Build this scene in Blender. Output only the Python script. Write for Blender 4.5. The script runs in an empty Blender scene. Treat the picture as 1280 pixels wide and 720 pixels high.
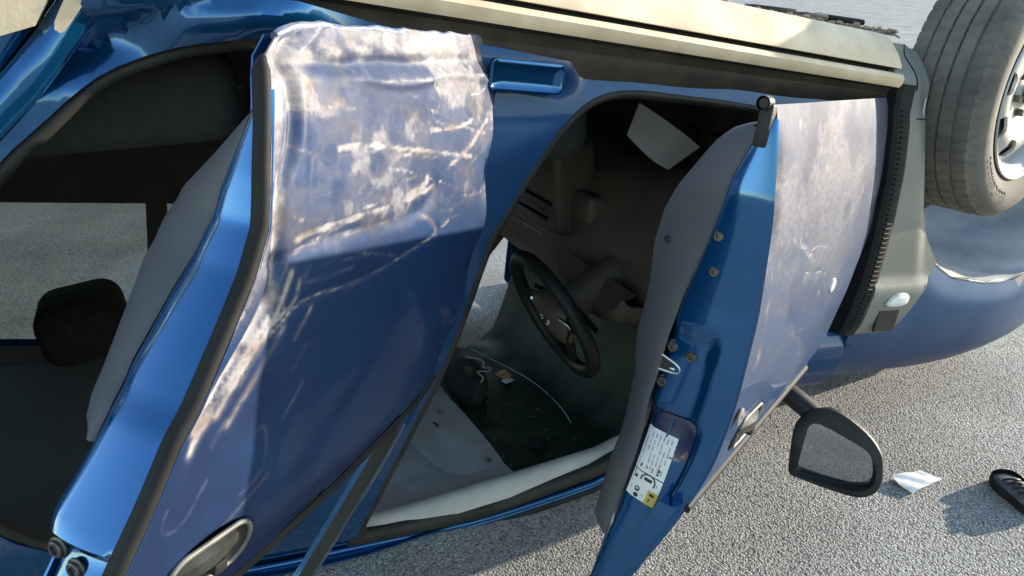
import bpy, bmesh, math, random
import numpy as np
from mathutils import Matrix, Vector, geometry
random.seed(7)
RNG = np.random.default_rng(11)

# ------------------------------------------------------------------ frame of the car
# Car frame (as if upright): x forward, y to its left, z up, front axle at x = 0.
# The car lies on its roof, nose down by PITCH; carw() takes car coordinates to the world.
PITCH = math.radians(9.0)
CP, SP = math.cos(PITCH), math.sin(PITCH)
LIFT = 1.40
CW = np.array([[CP, 0, -SP], [0, -1, 0], [-SP, 0, -CP]])
def carw(P):
    P = np.asarray(P, float)
    Q = P @ CW.T
    Q[..., 2] += LIFT
    return Q

# ------------------------------------------------------------------ camera, sky, sun, exposure
scene = bpy.context.scene
cam_d = bpy.data.cameras.new('camera')
cam_d.sensor_width = 36.0
cam_d.lens = 26.95
cam_d.clip_start = 0.02
cam_d.clip_end = 3000
cam = bpy.data.objects.new('camera', cam_d)
scene.collection.objects.link(cam)
CAM_C = np.array([-2.0968, 2.1695, 0.3206])
CAM_R = np.array([[0.89655, 0.42679, -0.11853], [-0.04064, 0.34571, 0.93746], [0.44108, -0.83566, 0.32729]])
cw = CAM_R @ CW.T          # rows: right, down, forward in the world
m = Matrix.Identity(4)
for i in range(3):
    m[i][0] = cw[0][i]; m[i][1] = -cw[1][i]; m[i][2] = -cw[2][i]
    m[i][3] = carw(CAM_C)[i]
cam.matrix_world = m
scene.camera = cam

SUN_AZ = math.radians(-3.0)      # from +X (front of the car) towards +Y; negative = on the viewer's side
SUN_EL = math.radians(10.0)
world = bpy.data.worlds.new('World')
scene.world = world
world.use_nodes = True
wn = world.node_tree.nodes
sky = wn.new('ShaderNodeTexSky')
sky.sky_type = 'NISHITA'
sky.sun_disc = False
sky.sun_elevation = SUN_EL
sky.sun_rotation = math.pi / 2 - SUN_AZ
sky.altitude = 100
sky.air_density = 1.0
sky.dust_density = 0.25
sky.ozone_density = 1.0
wn['Background'].inputs['Strength'].default_value = 0.15
world.node_tree.links.new(sky.outputs[0], wn['Background'].inputs[0])

sun_d = bpy.data.lights.new('sun', 'SUN')
sun_d.energy = 3.0
sun_d.angle = math.radians(0.6)
sun_d.color = (1.0, 0.89, 0.74)
sun = bpy.data.objects.new('sun', sun_d)
scene.collection.objects.link(sun)
sd = Vector((math.cos(SUN_EL) * math.cos(SUN_AZ), math.cos(SUN_EL) * math.sin(SUN_AZ), math.sin(SUN_EL)))
sun.rotation_euler = sd.to_track_quat('Z', 'Y').to_euler()

vs = scene.view_settings
vs.view_transform = 'Standard'
vs.look = 'None'
vs.exposure = 1.85
vs.gamma = 1.0
vs.use_curve_mapping = False
scene.cycles.use_denoising = True
scene.cycles.max_bounces = 10
scene.cycles.transparent_max_bounces = 12

# ------------------------------------------------------------------ materials
def mat(name, c1, c2=None, rough=0.5, metal=0.0, coat=0.0, scale=6.0, bump=0.0, bscale=60.0, spec=0.5, rvar=0.0, detail=6.0, alpha=1.0, trans=0.0):
    m = bpy.data.materials.new(name)
    m.use_nodes = True
    nt = m.node_tree; N = nt.nodes; L = nt.links
    b = N['Principled BSDF']
    tc = N.new('ShaderNodeTexCoord')
    b.inputs['Roughness'].default_value = rough
    b.inputs['Metallic'].default_value = metal
    b.inputs['Coat Weight'].default_value = coat
    b.inputs['Coat Roughness'].default_value = 0.06
    b.inputs['Specular IOR Level'].default_value = spec
    b.inputs['Alpha'].default_value = alpha
    b.inputs['Transmission Weight'].default_value = trans
    if c2 is None:
        c2 = tuple(v * 0.8 for v in c1)
    n = N.new('ShaderNodeTexNoise'); n.inputs['Scale'].default_value = scale; n.inputs['Detail'].default_value = detail
    L.new(tc.outputs['Object'], n.inputs['Vector'])
    r = N.new('ShaderNodeValToRGB')
    r.color_ramp.elements[0].position = 0.32; r.color_ramp.elements[1].position = 0.68
    r.color_ramp.elements[0].color = (*c1, 1); r.color_ramp.elements[1].color = (*c2, 1)
    L.new(n.outputs['Fac'], r.inputs[0])
    L.new(r.outputs[0], b.inputs['Base Color'])
    if rvar:
        mr = N.new('ShaderNodeMapRange')
        mr.inputs['To Min'].default_value = rough - rvar; mr.inputs['To Max'].default_value = rough + rvar
        L.new(n.outputs['Fac'], mr.inputs['Value']); L.new(mr.outputs[0], b.inputs['Roughness'])
    if bump:
        n2 = N.new('ShaderNodeTexNoise'); n2.inputs['Scale'].default_value = bscale; n2.inputs['Detail'].default_value = 4
        L.new(tc.outputs['Object'], n2.inputs['Vector'])
        bp = N.new('ShaderNodeBump'); bp.inputs['Strength'].default_value = bump; bp.inputs['Distance'].default_value = 0.004
        L.new(n2.outputs['Fac'], bp.inputs['Height']); L.new(bp.outputs[0], b.inputs['Normal'])
    return m

def paint_material():
    """Metallic blue lacquer; the 'scuff' attribute says where the lacquer is ground off and dusty."""
    m = bpy.data.materials.new('blue_lacquer')
    m.use_nodes = True
    nt = m.node_tree; N = nt.nodes; L = nt.links
    b = N['Principled BSDF']
    tc = N.new('ShaderNodeTexCoord')
    at = N.new('ShaderNodeAttribute'); at.attribute_name = 'scuff'
    # wear = broad haze (scuff) broken up by fine scratches that run along the panel
    uv = N.new('ShaderNodeAttribute'); uv.attribute_name = 'duv'
    def nz(scale, detail, rough, sx, sy, rot):
        mp = N.new('ShaderNodeMapping'); mp.inputs['Scale'].default_value = (sx, sy, 1); mp.inputs['Rotation'].default_value = (0, 0, rot)
        L.new(uv.outputs['Vector'], mp.inputs['Vector'])
        n = N.new('ShaderNodeTexNoise'); n.inputs['Scale'].default_value = scale; n.inputs['Detail'].default_value = detail; n.inputs['Roughness'].default_value = rough
        L.new(mp.outputs[0], n.inputs['Vector']); return n
    def mth(op, a, b, c=None, clamp=False):
        m_ = N.new('ShaderNodeMath'); m_.operation = op; m_.use_clamp = clamp
        for i, v in enumerate((a, b, c)):
            if v is None: continue
            if isinstance(v, (int, float)): m_.inputs[i].default_value = v
            else: L.new(v, m_.inputs[i])
        return m_.outputs[0]
    grain = nz(60, 9, 0.72, 1, 1.3, 0).outputs['Fac']
    def lines(sx, sy, rot, lo, hi):
        mr = N.new('ShaderNodeMapRange'); mr.inputs['From Min'].default_value = lo; mr.inputs['From Max'].default_value = hi
        L.new(nz(1.0, 2, 0.5, sx, sy, rot).outputs['Fac'], mr.inputs['Value']); return mr.outputs[0]
    scr = mth('MAXIMUM', lines(4, 420, 0.10, 0.62, 0.72), mth('MAXIMUM', lines(6, 520, -0.42, 0.65, 0.74), lines(9, 380, 0.75, 0.67, 0.73)))
    wear_h = mth('ADD', mth('MULTIPLY', at.outputs['Fac'], 1.25), mth('MULTIPLY', mth('SUBTRACT', grain, 0.54), 0.75))
    wear_f = mth('MAXIMUM', wear_h, mth('MULTIPLY', scr, mth('MINIMUM', mth('MULTIPLY', at.outputs['Fac'], 1.7), 0.62)))
    gate = mth('GREATER_THAN', at.outputs['Fac'], 0.015)
    spk = mth('MULTIPLY', mth('GREATER_THAN', nz(420, 2, 0.5, 1, 1, 0).outputs['Fac'], 0.70), mth('MULTIPLY', at.outputs['Fac'], 0.8))
    mulo = mth('MAXIMUM', mth('MULTIPLY', wear_f, gate, None, True), spk, None, True)
    # thin film everywhere; its dark navy also stands in for shade and dark reflections
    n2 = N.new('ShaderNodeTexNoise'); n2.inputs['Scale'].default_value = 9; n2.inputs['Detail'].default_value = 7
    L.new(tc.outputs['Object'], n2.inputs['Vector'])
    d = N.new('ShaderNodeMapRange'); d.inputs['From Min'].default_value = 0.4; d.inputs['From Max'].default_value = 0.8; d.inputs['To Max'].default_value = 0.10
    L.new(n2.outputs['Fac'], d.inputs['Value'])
    dust_shade = N.new('ShaderNodeMath'); dust_shade.operation = 'ADD'; dust_shade.use_clamp = True
    at2 = N.new('ShaderNodeAttribute'); at2.attribute_name = 'dust_shade'
    L.new(d.outputs[0], dust_shade.inputs[0]); L.new(at2.outputs['Fac'], dust_shade.inputs[1])
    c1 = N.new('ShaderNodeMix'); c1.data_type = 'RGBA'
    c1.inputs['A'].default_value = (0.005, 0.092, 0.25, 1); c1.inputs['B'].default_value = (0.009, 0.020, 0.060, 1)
    L.new(dust_shade.outputs[0], c1.inputs['Factor'])
    c2 = N.new('ShaderNodeMix'); c2.data_type = 'RGBA'
    wear = N.new('ShaderNodeValToRGB')          # thin haze -> bare, dusty metal
    wear.color_ramp.elements[0].position = 0.15; wear.color_ramp.elements[0].color = (0.043, 0.064, 0.13, 1)
    wear.color_ramp.elements[1].position = 0.95; wear.color_ramp.elements[1].color = (0.31, 0.29, 0.295, 1)
    we = wear.color_ramp.elements.new(0.55); we.color = (0.105, 0.106, 0.138, 1)
    dirt = N.new('ShaderNodeMix'); dirt.data_type = 'RGBA'; dirt.inputs['B'].default_value = (0.15, 0.11, 0.082, 1)
    dn = nz(13, 6, 0.6, 1, 1.6, 0.3).outputs['Fac']
    dm = N.new('ShaderNodeMapRange'); dm.inputs['From Min'].default_value = 0.50; dm.inputs['From Max'].default_value = 0.68; dm.inputs['To Max'].default_value = 0.75
    L.new(dn, dm.inputs['Value']); L.new(dm.outputs[0], dirt.inputs['Factor'])
    L.new(mulo, wear.inputs[0]); L.new(wear.outputs[0], dirt.inputs['A']); L.new(dirt.outputs['Result'], c2.inputs['B'])
    L.new(c1.outputs['Result'], c2.inputs['A']); L.new(mulo, c2.inputs['Factor'])
    L.new(c2.outputs['Result'], b.inputs['Base Color'])
    both = N.new('ShaderNodeMath'); both.operation = 'MAXIMUM'
    L.new(mulo, both.inputs[0]); L.new(dust_shade.outputs[0], both.inputs[1])
    ro = N.new('ShaderNodeMapRange'); ro.inputs['To Min'].default_value = 0.15; ro.inputs['To Max'].default_value = 0.68
    L.new(both.outputs[0], ro.inputs['Value']); L.new(ro.outputs[0], b.inputs['Roughness'])
    me = N.new('ShaderNodeMapRange'); me.inputs['To Min'].default_value = 0.75; me.inputs['To Max'].default_value = 0.0
    L.new(both.outputs[0], me.inputs['Value']); L.new(me.outputs[0], b.inputs['Metallic'])
    co = N.new('ShaderNodeMapRange'); co.inputs['To Min'].default_value = 1.0; co.inputs['To Max'].default_value = 0.04
    L.new(both.outputs[0], co.inputs['Value']); L.new(co.outputs[0], b.inputs['Coat Weight'])
    sl = N.new('ShaderNodeMapRange'); sl.inputs['To Min'].default_value = 0.5; sl.inputs['To Max'].default_value = 0.12
    L.new(both.outputs[0], sl.inputs['Value']); L.new(sl.outputs[0], b.inputs['Specular IOR Level'])
    b.inputs['Coat Roughness'].default_value = 0.05
    bp = N.new('ShaderNodeBump'); bp.inputs['Strength'].default_value = 0.12; bp.inputs['Distance'].default_value = 0.0006
    L.new(mulo, bp.inputs['Height']); L.new(bp.outputs[0], b.inputs['Normal'])
    return m

def asphalt_material():
    m = bpy.data.materials.new('asphalt')
    m.use_nodes = True
    nt = m.node_tree; N = nt.nodes; L = nt.links
    b = N['Principled BSDF']
    tc = N.new('ShaderNodeTexCoord')
    nz = N.new('ShaderNodeTexNoise'); nz.inputs['Scale'].default_value = 60; nz.inputs['Detail'].default_value = 3
    L.new(tc.outputs['Object'], nz.inputs['Vector'])
    mx = N.new('ShaderNodeMix'); mx.data_type = 'VECTOR'; mx.inputs['Factor'].default_value = 0.012
    L.new(tc.outputs['Object'], mx.inputs['A']); L.new(nz.outputs['Color'], mx.inputs['B'])
    v = N.new('ShaderNodeTexVoronoi'); v.inputs['Scale'].default_value = 165
    v.feature = 'F1'
    L.new(mx.outputs['Result'], v.inputs['Vector'])
    v2 = N.new('ShaderNodeTexVoronoi'); v2.inputs['Scale'].default_value = 210
    L.new(mx.outputs['Result'], v2.inputs['Vector'])
    sep = N.new('ShaderNodeSeparateColor'); L.new(v.outputs['Color'], sep.inputs[0])
    cr = N.new('ShaderNodeValToRGB')
    e = cr.color_ramp.elements
    e[0].position = 0.0; e[0].color = (0.275, 0.265, 0.245, 1)
    e[1].position = 1.0; e[1].color = (0.55, 0.53, 0.49, 1)
    k = e.new(0.35); k.color = (0.335, 0.325, 0.30, 1)
    k = e.new(0.8); k.color = (0.405, 0.39, 0.36, 1)
    L.new(sep.outputs[0], cr.inputs[0])
    gap = N.new('ShaderNodeMapRange'); gap.inputs['From Min'].default_value = 0.45; gap.inputs['From Max'].default_value = 0.75
    L.new(v.outputs['Distance'], gap.inputs['Value'])
    mc = N.new('ShaderNodeMix'); mc.data_type = 'RGBA'; mc.inputs['B'].default_value = (0.15, 0.148, 0.14, 1)
    L.new(gap.outputs[0], mc.inputs['Factor']); L.new(cr.outputs[0], mc.inputs['A'])
    big = N.new('ShaderNodeTexNoise'); big.inputs['Scale'].default_value = 2.2; big.inputs['Detail'].default_value = 6
    L.new(tc.outputs['Object'], big.inputs['Vector'])
    br = N.new('ShaderNodeMapRange'); br.inputs['From Min'].default_value = 0.3; br.inputs['From Max'].default_value = 0.7; br.inputs['To Min'].default_value = 0.80; br.inputs['To Max'].default_value = 1.2
    L.new(big.outputs['Fac'], br.inputs['Value'])
    hs = N.new('ShaderNodeHueSaturation'); L.new(br.outputs[0], hs.inputs['Value']); L.new(mc.outputs['Result'], hs.inputs['Color'])
    L.new(hs.outputs[0], b.inputs['Base Color'])
    b.inputs['Roughness'].default_value = 0.8
    h1 = N.new('ShaderNodeMath'); h1.operation = 'MULTIPLY_ADD'; h1.inputs[1].default_value = -1.0
    L.new(v.outputs['Distance'], h1.inputs[0])
    h2 = N.new('ShaderNodeMath'); h2.operation = 'MULTIPLY'; h2.inputs[1].default_value = -0.4
    L.new(v2.outputs['Distance'], h2.inputs[0]); L.new(h2.outputs[0], h1.inputs[2])
    bp = N.new('ShaderNodeBump'); bp.inputs['Strength'].default_value = 0.75; bp.inputs['Distance'].default_value = 0.004
    L.new(h1.outputs[0], bp.inputs['Height']); L.new(bp.outputs[0], b.inputs['Normal'])
    return m

def tint_glass(name, col, alpha, rough=0.05):
    m = bpy.data.materials.new(name)
    m.use_nodes = True
    nt = m.node_tree; N = nt.nodes; L = nt.links
    out = N['Material Output']; N.remove(N['Principled BSDF'])
    t = N.new('ShaderNodeBsdfTransparent'); t.inputs[0].default_value = (*col, 1)
    g = N.new('ShaderNodeBsdfGlossy'); g.inputs['Roughness'].default_value = rough
    lw = N.new('ShaderNodeFresnel'); lw.inputs['IOR'].default_value = 1.45
    mx = N.new('ShaderNodeMixShader')
    L.new(lw.outputs[0], mx.inputs[0]); L.new(t.outputs[0], mx.inputs[1]); L.new(g.outputs[0], mx.inputs[2])
    L.new(mx.outputs[0], out.inputs[0])
    return m

PAINT = paint_material()
ASPHALT = asphalt_material()
RUBBER = mat('black_rubber', (0.011, 0.011, 0.011), (0.020, 0.019, 0.018), spec=0.25, rough=0.7, scale=14)
SEAL = mat('seal_rubber', (0.016, 0.016, 0.015), (0.034, 0.032, 0.027), spec=0.3, rough=0.6, scale=9)
BLACKP = mat('black_plastic', (0.010, 0.010, 0.010), (0.019, 0.019, 0.018), spec=0.3, rough=0.5, scale=12, bump=0.1, bscale=300)
CLAD = mat('grey_cladding', (0.80, 0.62, 0.42), (0.58, 0.44, 0.29), rough=0.65, scale=11, bump=0.08, bscale=200)
DUSTYB = mat('dusty_black_plastic', (0.022, 0.019, 0.016), (0.06, 0.047, 0.035), rough=0.7, scale=9, spec=0.3)
CLAD2 = mat('grey_fender_cladding', (0.14, 0.145, 0.128), (0.19, 0.19, 0.165), rough=0.5, scale=6, bump=0.06, bscale=260)
TRIM = mat('door_trim', (0.052, 0.055, 0.062), (0.064, 0.067, 0.074), rough=0.55, scale=5, bump=0.12, bscale=420)
FABRIC = mat('seat_cloth', (0.035, 0.036, 0.035), (0.05, 0.05, 0.047), rough=0.95, scale=40, bump=0.4, bscale=500)
CARPET = mat('cabin_carpet', (0.05, 0.04, 0.033), (0.085, 0.068, 0.055), rough=0.98, scale=30, bump=0.4, bscale=300)
DASH = mat('dashboard_plastic', (0.06, 0.046, 0.038), (0.10, 0.078, 0.062), rough=0.6, scale=5, bump=0.1, bscale=350)
HEADL = mat('headliner_cloth', (0.36, 0.35, 0.33), (0.45, 0.44, 0.42), rough=0.95, scale=8, bump=0.15, bscale=500)
HEADL_SHADE = mat('headliner_cloth_shaded', (0.14, 0.155, 0.14), (0.17, 0.185, 0.165), rough=0.95, scale=8, bump=0.15, bscale=500)  # headliner cloth with the dim rear cabin's shade put into its colour
SILVER = mat('silver_paint', (0.34, 0.335, 0.32), (0.46, 0.45, 0.42), rough=0.45, metal=0.4, scale=7, coat=0.3)
STEEL = mat('steel', (0.42, 0.41, 0.39), (0.6, 0.59, 0.56), rough=0.3, metal=1.0, scale=20)
DARKSTEEL = mat('dark_steel', (0.10, 0.085, 0.065), (0.2, 0.17, 0.13), rough=0.6, metal=0.6, scale=30)
HANDLE = mat('handle_plastic', (0.010, 0.011, 0.010), (0.028, 0.03, 0.026), rough=0.45, scale=40)
TYRE = mat('tyre_rubber', (0.085, 0.078, 0.068), (0.18, 0.158, 0.13), rough=0.85, scale=9, bump=0.2, bscale=90)
LETTER = mat('tyre_letter_rubber', (0.025, 0.025, 0.024), rough=0.7)
LINER = mat('liner_plastic', (0.26, 0.275, 0.29), (0.58, 0.56, 0.52), rough=0.3, scale=5, bump=0.25, bscale=14)
UNDER = mat('underbody_metal', (0.20, 0.18, 0.15), (0.34, 0.31, 0.27), rough=0.6, metal=0.3, scale=9, bump=0.3, bscale=40)
MUD = mat('dry_mud', (0.22, 0.15, 0.10), (0.36, 0.28, 0.2), rough=0.95, scale=20, bump=0.6, bscale=60)
WHITE = mat('white_print', (0.78, 0.78, 0.76), (0.70, 0.70, 0.68), rough=0.5, scale=30)
BLACK = mat('black_print', (0.015, 0.015, 0.015), rough=0.5)
YELLOW = mat('yellow_print', (0.72, 0.5, 0.06), rough=0.5)
LENS = mat('clear_lens', (0.75, 0.74, 0.70), (0.62, 0.62, 0.58), rough=0.12, scale=60, coat=0.6)
MIRROR = mat('mirror_glass', (0.36, 0.36, 0.36), (0.34, 0.34, 0.34), rough=0.02, metal=1.0)
PAPER = mat('white_paper', (0.82, 0.82, 0.80), (0.76, 0.76, 0.75), rough=0.9, scale=30)
ORANGE = mat('orange_card', (0.75, 0.33, 0.07), (0.6, 0.28, 0.08), rough=0.6, scale=60)
CLOTHBAG = mat('dark_cloth', (0.02, 0.016, 0.013), (0.04, 0.03, 0.025), rough=0.95, scale=30, bump=0.4, bscale=120)
BEAD = mat('pale_beads', (0.45, 0.43, 0.38), rough=0.4)
GLASS_EDGE = mat('glass_edge', (0.45, 0.55, 0.5), rough=0.2)
WSCREEN = mat('broken_windscreen', (0.009, 0.024, 0.015), (0.017, 0.042, 0.026), spec=0.2, rough=0.5, scale=12, bump=0.25, bscale=120, rvar=0.1)
DISC = mat('black_adhesive', (0.008, 0.008, 0.007), rough=0.7)
DARKGLASS = tint_glass('privacy_glass', (0.50, 0.53, 0.51), 1)
DECAL = mat('purple_film', (0.022, 0.026, 0.07), (0.03, 0.034, 0.08), rough=0.3, coat=0.5)
SHOE_G = mat('shoe_mesh', (0.05, 0.052, 0.055), (0.13, 0.135, 0.14), rough=0.9, scale=60, bump=0.4, bscale=300)
RED_GAP = mat('brown_soil', (0.12, 0.09, 0.06), (0.2, 0.16, 0.11), rough=0.95, scale=30, bump=0.5)

# ------------------------------------------------------------------ mesh helpers
col = scene.collection
WL = {}
def mk(name, V, F, mats, parent=None, smooth=40, xf=None, attrs=None, midx=None, label=None, world_coords=False):
    V = np.asarray(V, float)
    V0 = V
    if xf is not None:
        V = xf(V)
    if mats is PAINT:
        attrs = dict(attrs or {}); attrs['duv'] = np.stack([V0[:, 0], V0[:, 2], 0 * V0[:, 0]], 1)
    P = V if world_coords else carw(V)
    c = (P.min(0) + P.max(0)) / 2
    me = bpy.data.meshes.new(name)
    me.from_pydata([tuple(p) for p in (P - c)], [], [tuple(int(i) for i in f) for f in F])
    if not isinstance(mats, (list, tuple)):
        mats = [mats]
    for q in mats:
        me.materials.append(q)
    if midx is not None:
        me.polygons.foreach_set('material_index', [int(i) for i in midx])
    if smooth:
        me.polygons.foreach_set('use_smooth', [True] * len(me.polygons))
        me.set_sharp_from_angle(angle=math.radians(smooth))
    for k, a in (attrs or {}).items():
        a = np.asarray(a, float)
        if a.ndim == 2:
            at = me.attributes.new(k, 'FLOAT_VECTOR', 'POINT'); at.data.foreach_set('vector', a.ravel())
        else:
            at = me.attributes.new(k, 'FLOAT', 'POINT'); at.data.foreach_set('value', a)
    me.update()
    o = bpy.data.objects.new(name, me)
    col.objects.link(o)
    WL[o] = c
    if parent is not None:
        o.parent = parent
        o.location = c - WL[parent]
    else:
        o.location = c
    if label:
        o['label'] = label
    return o

def tag(o, label, cat=None, group=None, kind=None):
    o['label'] = label
    if cat: o['category'] = cat
    if group: o['group'] = group
    if kind: o['kind'] = kind

class MB:
    def __init__(s): s.V = []; s.F = []; s.M = []; s.n = 0
    def add(s, VF, mi=0, xf=None):
        V, F = VF
        V = np.asarray(V, float)
        if xf is not None: V = xf(V)
        s.V.append(V); s.F += [tuple(int(i) + s.n for i in f) for f in F]; s.M += [mi] * len(F); s.n += len(V)
        return s
    def get(s): return np.concatenate(s.V), s.F
    def build(s, name, mats, parent=None, **kw):
        V, F = s.get()
        return mk(name, V, F, mats, parent, midx=s.M, **kw)

def in_poly(P, poly):
    x, y = P[:, 0], P[:, 1]
    r = np.zeros(len(P), bool)
    q = np.asarray(poly)
    for i in range(len(q)):
        a, b = q[i], q[i - 1]
        c = (a[1] > y) != (b[1] > y)
        with np.errstate(divide='ignore', invalid='ignore'):
            r ^= c & (x < (b[0] - a[0]) * (y - a[1]) / (b[1] - a[1] + 1e-15) + a[0])
    return r

def resample(poly, step, closed=True):
    q = np.asarray(poly, float)
    if closed: q = np.vstack([q, q[:1]])
    out = []
    for a, b in zip(q[:-1], q[1:]):
        n = max(1, int(np.ceil(np.linalg.norm(b - a) / step)))
        for k in range(n): out.append(a + (b - a) * k / n)
    if not closed: out.append(q[-1])
    return np.array(out)

def smooth_loop(poly, it=2, closed=True):
    q = np.asarray(poly, float)
    for _ in range(it):
        if closed:
            n = np.roll(q, -1, 0); q = np.stack([0.75 * q + 0.25 * n, 0.25 * q + 0.75 * n], 1).reshape(-1, q.shape[1])
        else:
            a = q[:-1]; b = q[1:]
            w = np.stack([0.75 * a + 0.25 * b, 0.25 * a + 0.75 * b], 1).reshape(-1, q.shape[1])
            q = np.vstack([q[:1], w, q[-1:]])
    return q

def sheet2d(outline, holes=(), step=0.03, jitter=0.25):
    """Triangulated flat region with holes; returns 2-D points and faces (counter-clockwise)."""
    loops = [resample(outline, step)] + [resample(h, step) for h in holes]
    pts = np.vstack(loops); edges = []; k = 0
    for l in loops:
        edges += [(k + i, k + (i + 1) % len(l)) for i in range(len(l))]; k += len(l)
    lo, hi = pts.min(0), pts.max(0)
    gx, gy = np.meshgrid(np.arange(lo[0], hi[0], step), np.arange(lo[1], hi[1], step))
    gx = gx + (np.arange(gx.shape[0])[:, None] % 2) * step * 0.5
    g = np.stack([gx.ravel(), gy.ravel()], 1) + RNG.uniform(-1, 1, (gx.size, 2)) * step * jitter * 0.5
    keep = in_poly(g, loops[0])
    for l in loops[1:]: keep &= ~in_poly(g, l)
    g = g[keep]
    # drop points too near the border
    d = np.full(len(g), 9.0)
    for s in range(0, len(pts), 400):
        d = np.minimum(d, np.sqrt(((g[:, None, :] - pts[None, s:s + 400, :]) ** 2).sum(2)).min(1)) if len(g) else d
    g = g[d > step * 0.55]
    allp = np.vstack([pts, g])
    res = geometry.delaunay_2d_cdt([Vector(p) for p in allp], edges, [], 0, 1e-6)
    P = np.array([tuple(v) for v in res[0]]); F = np.array([f for f in res[2] if len(f) == 3])
    cen = P[F].mean(1)
    ok = in_poly(cen, loops[0])
    for l in loops[1:]: ok &= ~in_poly(cen, l)
    F = F[ok]
    a = P[F[:, 1]] - P[F[:, 0]]; b = P[F[:, 2]] - P[F[:, 0]]
    neg = a[:, 0] * b[:, 1] - a[:, 1] * b[:, 0] < 0
    F[neg] = F[neg][:, ::-1]
    return P, F

def vnormals(V, F):
    n = np.zeros_like(V)
    for f in F:
        a, b, c = V[f[0]], V[f[1]], V[f[2]]
        w = np.cross(b - a, c - a)
        for i in f: n[i] += w
    l = np.linalg.norm(n, axis=1, keepdims=True); l[l == 0] = 1
    return n / l

def thicken(V, F, t):
    """Give a sheet a back t behind its faces, and a rim."""
    V = np.asarray(V, float)
    N = vnormals(V, F)
    n = len(V)
    cnt = {}
    for f in F:
        for i in range(len(f)):
            a, b = int(f[i]), int(f[(i + 1) % len(f)])
            cnt[(a, b)] = 1
    G = [tuple(f) for f in F] + [tuple(int(i) + n for i in f[::-1]) for f in F]
    for (a, b) in cnt:
        if (b, a) not in cnt:
            G.append((b, a, a + n, b + n))
    return np.vstack([V, V - N * t]), G

def frames(path, closed):
    P = np.asarray(path, float)
    if closed: T = np.roll(P, -1, 0) - np.roll(P, 1, 0)
    else:
        T = np.gradient(P, axis=0)
    T /= np.linalg.norm(T, axis=1, keepdims=True) + 1e-12
    return P, T

def tube(path, r=0.01, n=8, closed=False, up=(0, 1, 0), flat=1.0, caps=True):
    """Round (or flattened along 'up') bar along a path; r may vary."""
    P, T = frames(path, closed)
    m_ = len(P)
    R = np.broadcast_to(np.asarray(r, float), (m_,))
    U = np.array(up, float)
    B = np.cross(T, U); bl = np.linalg.norm(B, axis=1, keepdims=True)
    B = np.where(bl < 1e-3, np.cross(T, (0.3, 0.2, 0.9)), B); B /= np.linalg.norm(B, axis=1, keepdims=True)
    A = np.cross(B, T)
    an = np.arange(n) / n * 2 * np.pi
    V = P[:, None, :] + R[:, None, None] * (np.cos(an)[None, :, None] * B[:, None, :] + flat * np.sin(an)[None, :, None] * A[:, None, :])
    V = V.reshape(-1, 3); F = []
    for i in range(m_ if closed else m_ - 1):
        j = (i + 1) % m_
        for k in range(n):
            l = (k + 1) % n
            F.append((i * n + k, j * n + k, j * n + l, i * n + l))
    if not closed and caps:
        F.append(tuple(range(n))); F.append(tuple((m_ - 1) * n + k for k in range(n))[::-1])
    return V, F

def loft(sections, closed_u=False, caps=False):
    """Rows of points joined into quads."""
    S = np.asarray(sections, float); a, b = S.shape[:2]
    V = S.reshape(-1, 3); F = []
    for i in range(a - 1):
        for k in range(b if closed_u else b - 1):
            l = (k + 1) % b
            F.append((i * b + k, i * b + l, (i + 1) * b + l, (i + 1) * b + k))
    if caps:
        F.append(tuple(range(b))[::-1]); F.append(tuple((a - 1) * b + k for k in range(b)))
    return V, F

def prism(poly, axis_o, u, v, w, t0, t1):
    """Polygon (2-D in u,v) extruded along w from t0 to t1."""
    o = np.array(axis_o, float); u = np.array(u, float); v = np.array(v, float); w = np.array(w, float)
    q = np.asarray(poly, float); n = len(q)
    base = o + q[:, :1] * u + q[:, 1:2] * v
    V = np.vstack([base + w * t0, base + w * t1])
    F = [tuple(range(n))[::-1], tuple(range(n, 2 * n))] + [(i, (i + 1) % n, n + (i + 1) % n, n + i) for i in range(n)]
    return V, F

def rbox(c, size, r=0.01, seg=2, rot=None):
    bm = bmesh.new()
    bmesh.ops.create_cube(bm, size=1.0)
    for v in bm.verts: v.co = Vector((v.co.x * size[0], v.co.y * size[1], v.co.z * size[2]))
    if r > 0:
        bmesh.ops.bevel(bm, geom=list(bm.edges), offset=r, segments=seg, profile=0.5, affect='EDGES')
    bm.verts.index_update()
    V = np.array([tuple(v.co) for v in bm.verts]); F = [tuple(v.index for v in f.verts) for f in bm.faces]
    bm.free()
    if rot is not None: V = V @ np.array(rot).T
    return V + np.array(c), F

def rotm(axis, deg): return np.array(Matrix.Rotation(math.radians(deg), 3, axis))

def lathe(profile, n=48, c=(0, 0, 0), axis='Y', cap=False):
    """profile: (radius, along-axis)."""
    p = np.asarray(profile, float); an = np.arange(n) / n * 2 * np.pi
    S = []
    for t in an:
        r, a = p[:, 0], p[:, 1]
        if axis == 'Y': S.append(np.stack([r * np.cos(t), a, r * np.sin(t)], 1))
        else: S.append(np.stack([a, r * np.cos(t), r * np.sin(t)], 1))
    S = np.array(S); m_ = len(p)
    V = S.reshape(-1, 3) + np.array(c); F = []
    for i in range(n):
        j = (i + 1) % n
        for k in range(m_ - 1):
            F.append((i * m_ + k, i * m_ + k + 1, j * m_ + k + 1, j * m_ + k))
    return V, F

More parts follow.
